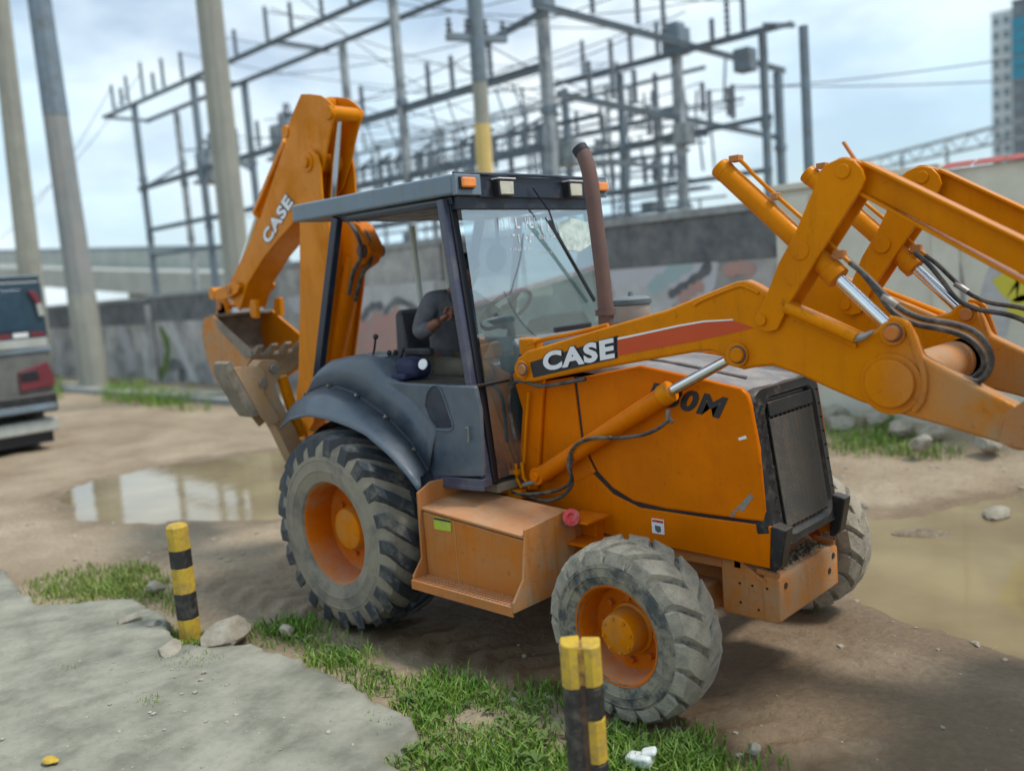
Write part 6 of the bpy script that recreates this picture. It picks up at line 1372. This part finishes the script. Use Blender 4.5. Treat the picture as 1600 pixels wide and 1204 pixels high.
# right bay
cols = [(-5.1, 14.6, 7.1, 0), (-9.0, 14.6, 7.0, 0), (-10.8, 14.6, 7.0, 0)]
beams = [((-4.55, 14.2, 7.03), (-11.2, 14.2, 7.06), .18, .22), ((-4.7, 15.2, 7.25), (-11.2, 15.2, 7.28), .18, .22), ((-4.75, 14.0, 7.05), (-4.75, 15.4, 7.25), .18, .22),
         ((-4.95, 14.6, 5.25), (-11.2, 14.6, 5.2), .18, .24), ((-5.0, 14.6, 4.12), (-11.2, 14.6, 4.1), .18, .24), ((-7.3, 14.6, 3.55), (-11.2, 14.6, 3.5), .18, .2)]
ins = [(x, 14.7, 7.2, z) for x, z in ((-5.6, .75), (-6.0, .95), (-6.4, .5), (-7.9, .8), (-8.7, .9), (-9.3, .7), (-10.2, .9))] + [(x, 14.6, 5.37, .75) for x in (-5.9, -6.5, -8.2, -9.6)] + [(x, 14.6, 4.24, .6) for x in (-7.6, -8.4, -9.4, -10.2)]
rg = gantry('lower steel gantry at the right with an open ladder shaped end', (-8, 14.7, 0), cols, beams, ins, cw_=.22)
obj('switch_housing', MB().box((.75, -.2, 7.35), (.5, .5, .6)).box((2.4, 0, 6.6), (.4, .4, .5)), m_steelblue, rg, .03)
# second layer further back, thin frames
cols = [(-24, 22, 8.5, 0), (-17, 22, 8.5, 1), (-30, 22, 8.5, 1), (-12, 22, 8.5, 0)]
beams = [((-32, 22, 8.4), (-11, 22, 8.4), .2, .25), ((-32, 22, 6.3), (-11, 22, 6.3), .2, .25), ((-32, 22, 4.6), (-11, 22, 4.6), .2, .2)]
beams += [((-32, 22, z), (-12, 22, z), .16, .18) for z in (7.4, 5.5, 3.8)] + [((-34, 26, z), (-17.5, 26, z), .18, .2) for z in (9.6, 7.8, 6.0, 4.4)]
cols += [(x, 26, 9.6, 1) for x in (-33, -28, -22.5, -18)]
gantry('distant thin steel frame behind the high left gantry', (-20, 22, 0), cols, beams, [(x, 22, 8.52, .8) for x in (-29, -26, -21, -19, -14.5)], cw_=.2)
# third layer: lower bus frames between the two
cols = [(-24.5, 17, 6.2, 0), (-19.0, 17, 6.6, 1), (-13.8, 17, 6.6, 0), (-9.6, 17, 6.6, 1)]
beams = [((-25.5, 17, 6.1), (-8.6, 17, 6.2), .2, .26), ((-25.5, 17, 5.2), (-8.6, 17, 5.2), .16, .2), ((-25.5, 17, 4.4), (-8.6, 17, 4.4), .2, .26), ((-19, 17, 3.7), (-8.6, 17, 3.7), .14, .18)]
ins = [(-25 + .9 * k + R2.uniform(-.2, .2), 17, 6.2, R2.uniform(.6, 1.1)) for k in range(18)] + [(-24 + 1.1 * k + R2.uniform(-.2, .2), 17, 4.5, R2.uniform(.5, .7)) for k in range(14)]
tg = gantry('low bus frame crowded with insulators between the front and rear gantries', (-16, 17, 0), cols, beams, ins, cw_=.24)
for k in range(9):
    obj('switch_housing', MB().box((-7.5 + k * 1.75 + R2.uniform(-.3, .3), -.3, (4.9, 5.7, 3.9)[k % 3] + R2.uniform(-.1, .1)), (R2.uniform(.2, .45), .3, R2.uniform(.2, .35))), (m_steelblue, m_steelpale)[k % 2], tg, .03)
for k in range(46):
    x = R2.uniform(-20.5, -8.2); y = R2.choice((-.4, -1.2, .5, 1.4)); z = R2.uniform(3.4, 6.6); h = R2.uniform(.5, 1.5)
    obj('bus_drop', MB().bar((x + 16, y, z), (x + 16 + R2.uniform(-.15, .15), y, z + h), .05, .05), (m_steelblue, m_steelpale, m_porcelain)[k % 3], tg)
for k in range(16):
    x = R2.uniform(-20, -9); z = R2.uniform(3.8, 6.4); obj('bus_tube', MB().bar((x + 16, -1.0, z), (x + 16 + R2.uniform(1, 3.5), -1.0 + R2.uniform(-.5, 2.5), z + R2.uniform(-.1, .1)), .05, .05), m_steelblue, tg)
# slender pale canopy truss over the right wall
ct = thing('canopy_truss', 'faint pale steel roof truss far behind the right wall', 'truss', (-9.5, 40, 0))
for x in (-4.2, -2.0, .0, 2.2, 5):
    obj('post', MB().box((x, 0, 3.3), (.12, .12, 6.6 + .1 * x)), m_steelpale, ct)
obj('top_chord', MB().bar((-4.4, 0, 6.4), (5.5, 0, 7.5), .12, .14), m_steelpale, ct)
obj('bottom_chord', MB().bar((-4.4, 0, 5.9), (5.5, 0, 6.7), .1, .12), m_steelpale, ct)
for k in range(10):
    x = -4.2 + k * .95; obj('diagonal', MB().bar((x, 0, 5.93 + .08 * k), (x + .48, 0, 6.5 + .1 * k), .05, .05).bar((x + .48, 0, 6.5 + .1 * k), (x + .95, 0, 6.0 + .08 * k), .05, .05), m_steelpale, ct)

# power lines: thin sagging wires between the poles and gantries
def wire(a, b, sag, r=.014, label=None):
    a, b = Vector(a), Vector(b); P = []
    for k in range(17):
        t = k / 16; p = a.lerp(b, t); p.z -= sag * 4 * t * (1 - t); P.append(p)
    o = obj('power_line', MB().tube(P, r, 5), m_wireline)
    tag(o, label, 'wire', 'overhead power lines'); return o
WL = 'thin dark overhead wire crossing the pale sky above the substation'
wires = [((-40, 5.3, 12.6), (-12.6, 5.4, 11.9), .5), ((-40, 5.9, 12.6), (-12.6, 6.0, 11.9), .55), ((-12.6, 5.2, 11.8), (14, 6.0, 12.4), .8), ((-12.6, 6.1, 11.8), (14, 7.0, 12.2), .9),
         ((-27.6, 10, 9.9), (-45, 11, 6.0), .6), ((-25.2, 10, 9.9), (-45, 12, 7.5), .6), ((-21, 11.6, 9.1), (-7.1, 12.8, 8.2), .4), ((-17.4, 10, 9.9), (-7.1, 11.2, 8.2), .5), ((-14.8, 10, 9.9), (-6, 14.7, 8.1), .6),
         ((-11.2, 10, 9.9), (-5.6, 14.7, 7.9), .4), ((-18, 10, 7.1), (-9, 10, 7.1), .3), ((-15.2, 11.6, 6.0), (-7.1, 15.4, 6.5), .3), ((-13.5, 10, 7.1), (-7.15, 12.6, 6.5), .3), ((-6.5, 14.6, 6.1), (6, 22, 6.8), .4), ((-5.9, 14.6, 6.1), (6, 24, 5.9), .4), ((-6.0, 14.7, 8.1), (8, 24, 9.0), .5), ((-23, 10, 7.0), (-17, 22, 8.5), .3), ((-10.2, 10, 7.0), (-9.6, 14.6, 6.1), .2), ((-22.4, 10, 9.9), (-19, 22, 9.3), .4), ((-20.2, 10, 9.9), (-14.5, 22, 9.3), .4), ((-9.0, 10, 7.1), (-8.2, 14.6, 6.1), .2), ((-13.6, 10, 9.9), (-8.7, 14.7, 8.1), .5)]
for k in range(14): wires.append(((R2.uniform(-24, -10), 10, R2.choice((9.9, 7.0, 6.3, 4.8))), (R2.uniform(-20, -6), R2.choice((14.6, 17, 22)), R2.choice((8.0, 6.9, 6.1, 5.2))), R2.uniform(.2, .6)))
for a, b, s_ in wires: wire(a, b, s_, .014, WL)

# ------------------------------------------------------------------ viaduct, tower blocks
vd = thing('viaduct', 'pale concrete elevated road running behind the wall at the far left', 'bridge', (-50, 22, 0))
va, vb = Vector((-111.143, 26.000, 9.739)) - Vector((-50, 22, 0)), Vector((-33.650, 20.000, 4.431)) - Vector((-50, 22, 0))
def vz(p, dz): return Vector((p.x, p.y, p.z + dz))
obj('parapet', MB().bar(vz(va, -.55), vz(vb, -.55), .4, 1.1), m_viaduct, vd)
obj('parapet_rail', MB().bar(vz(va, .12), vz(vb, .12), .3, .22), m_steelblue, vd)
obj('deck', MB().bar(vz(va, -2.0), vz(vb, -1.7), 5.5, 1.3), m_viaduct, vd)
for k in range(6):
    p = va.lerp(vb, (k + .5) / 6); obj('pier', MB().span((p.x - .7, p.y - .6, -.2), (p.x + .7, p.y + .6, p.z - 1.8)), m_viaduct, vd)
def tower(label, x0, y0, wx, wy, h, mat, cols_, rows, inset=None):
    t = thing('tower_block', label, 'building', (x0 + wx / 2, y0 + wy / 2, 0))
    obj('wall', MB().span((-wx / 2, -wy / 2, -1), (wx / 2, wy / 2, h)), mat, t, .1)
    obj('roof_parapet', MB().span((-wx / 2 - .2, -wy / 2 - .2, h), (wx / 2 + .2, wy / 2 + .2, h + 1.0)), mat, t)
    px_ = wx / cols_; pz = (h - 8) / rows
    me = None
    for i in range(cols_):
        for j in range(rows):
            c = (-wx / 2 + px_ * (i + .5), -wy / 2 - .03, 8 + pz * (j + .5))
            if me is None:
                o = obj('window', MB().span((-px_ * .28, -.05, -pz * .25), (px_ * .28, .05, pz * .25)).span((-px_ * .34, -.5, -pz * .32), (px_ * .34, .05, -pz * .27)), m_win, t); me = o.data
            else:
                o = bpy.data.objects.new('window', me); COL.objects.link(o); o.parent = t
            o.location = c
    return t
tA = tower('tall pale apartment tower far off at the right edge', (-108.031, 400.000, 72.094)[0], 400, 11.0, 12, 90.5, m_tower, 3, 15)
tB = tower('dark grey tower with a teal glazed upper face at the right picture edge', (-96.531, 385.000, 67.939)[0], 385, 16, 14, 90.0, m_tower_d, 4, 14)
for j in range(5):
    obj('teal_panel', MB().span((-8.2, -7.35, 47 + j * 4.6 + 15), (8.0, -7.1, 51.0 + j * 4.6 + 15)), m_teal, tB)

# ------------------------------------------------------------------ truck at the left edge, seen from behind
tk = thing('truck', 'white and dark teal box bodied truck seen from behind at the left edge', 'truck', (-10.6, -.22, 0))
yr = 1.22
def tx(z): return 0
obj('lower_body', MB().span((-4.6, -yr, .62), (0, yr, 1.62)), M('grey_truck_body', (.15, .16, .15), .45, dirt=(.09, .085, .075), amt=.45, dscale=3, soft=.2), tk, .05, seg=3)
obj('upper_body', MB().span((-4.6, -yr - .02, 1.66), (-.02, yr + .02, 2.72)), m_truckdark, tk, .06, seg=3)
obj('roof', MB().span((-4.65, -yr, 2.70), (-.02, yr, 2.80)), m_truckdark, tk, .03)
obj('belt_strip', MB().span((-.05, -yr + .02, 1.66), (.02, yr - .02, 1.80)), m_truckwhite, tk, .01)
wn_ = obj('rear_window', MB().span((-.03, -yr + .15, 1.92), (.006, yr - .30, 2.58)), m_vanwin, tk, .02)
obj('window_pillar', MB().span((-.02, -.05, 1.92), (.012, .03, 2.58)), m_truckdark, wn_)
ml = obj('marker_lamp', MB().prism([(.0, yr - .22, 2.56), (.0, yr - .10, 2.54), (.0, yr - .02, 2.36), (.0, yr - .12, 2.34)], (.04, 0, 0)), m_lampred, tk, .01)
obj('lens', MB().prism([(.0, yr - .12, 2.33), (.0, yr - .03, 2.35), (.0, yr - .02, 2.14), (.0, yr - .10, 2.14)], (.04, 0, 0)), m_truckwhite, ml, .01)
for k in range(9):
    y = yr - .04 - k * .25
    obj('reflector_strip', MB().span((.0, y - .22, 1.83), (.012, y, 1.90)), (m_lampred if k % 2 == 0 else m_white), tk)
obj('shadow_band', MB().span((-.05, -yr - .03, 1.58), (.03, yr + .03, 1.64)), m_steelblue, tk, .01)  # grey strip painting the shadow line between upper and lower body
for s_ in (1, -1):
    tl = obj('tail_lamp', MB().prism([(0, s_ * (yr - .08), 1.42), (0, s_ * (yr + .0), 1.18), (0, s_ * (yr + .0), 1.02), (0, s_ * (yr - .52), .98), (0, s_ * (yr - .52), 1.30)], (.05, 0, 0)), m_lampred, tk, .015)
    obj('lamp_housing', MB().prism([(.04, s_ * (yr - .25), 1.30), (.04, s_ * (yr - .5), 1.28), (.04, s_ * (yr - .5), 1.12), (.04, s_ * (yr - .22), 1.14)], (.02, 0, 0)), m_ink, tl, .008)
    whl = obj('wheel', MB().lathe([(-.12, .20), (-.12, .42), (-.08, .46), (.08, .46), (.12, .42), (.12, .20), (.05, .18), (.05, .001)], (-.95, s_ * (yr - .16), .46), (0, s_, 0), 32), m_rubber_black, tk)
    obj('wheel', MB().lathe([(-.12, .20), (-.12, .42), (-.08, .46), (.08, .46), (.12, .42), (.12, .20), (.05, .18), (.05, .001)], (-3.7, s_ * (yr - .16), .46), (0, s_, 0), 32), m_rubber_black, tk)
bp = obj('rear_bumper', MB().span((-.05, -yr + .02, .62), (.12, yr - .02, .92)), m_black, tk, .03)
obj('bumper_step', MB().span((.10, -yr + .06, .66), (.16, yr - .06, .76)), m_steelblue, bp, .01)
obj('skirt', MB().span((-4.4, -yr + .02, .30), (.04, yr - .02, .50)), m_truckwhite, tk, .03)
obj('under_shadow_block', MB().span((-4.4, -yr + .1, .12), (-.05, yr - .1, .32)), m_ink, tk)  # black slab standing in for the shadow beneath the truck
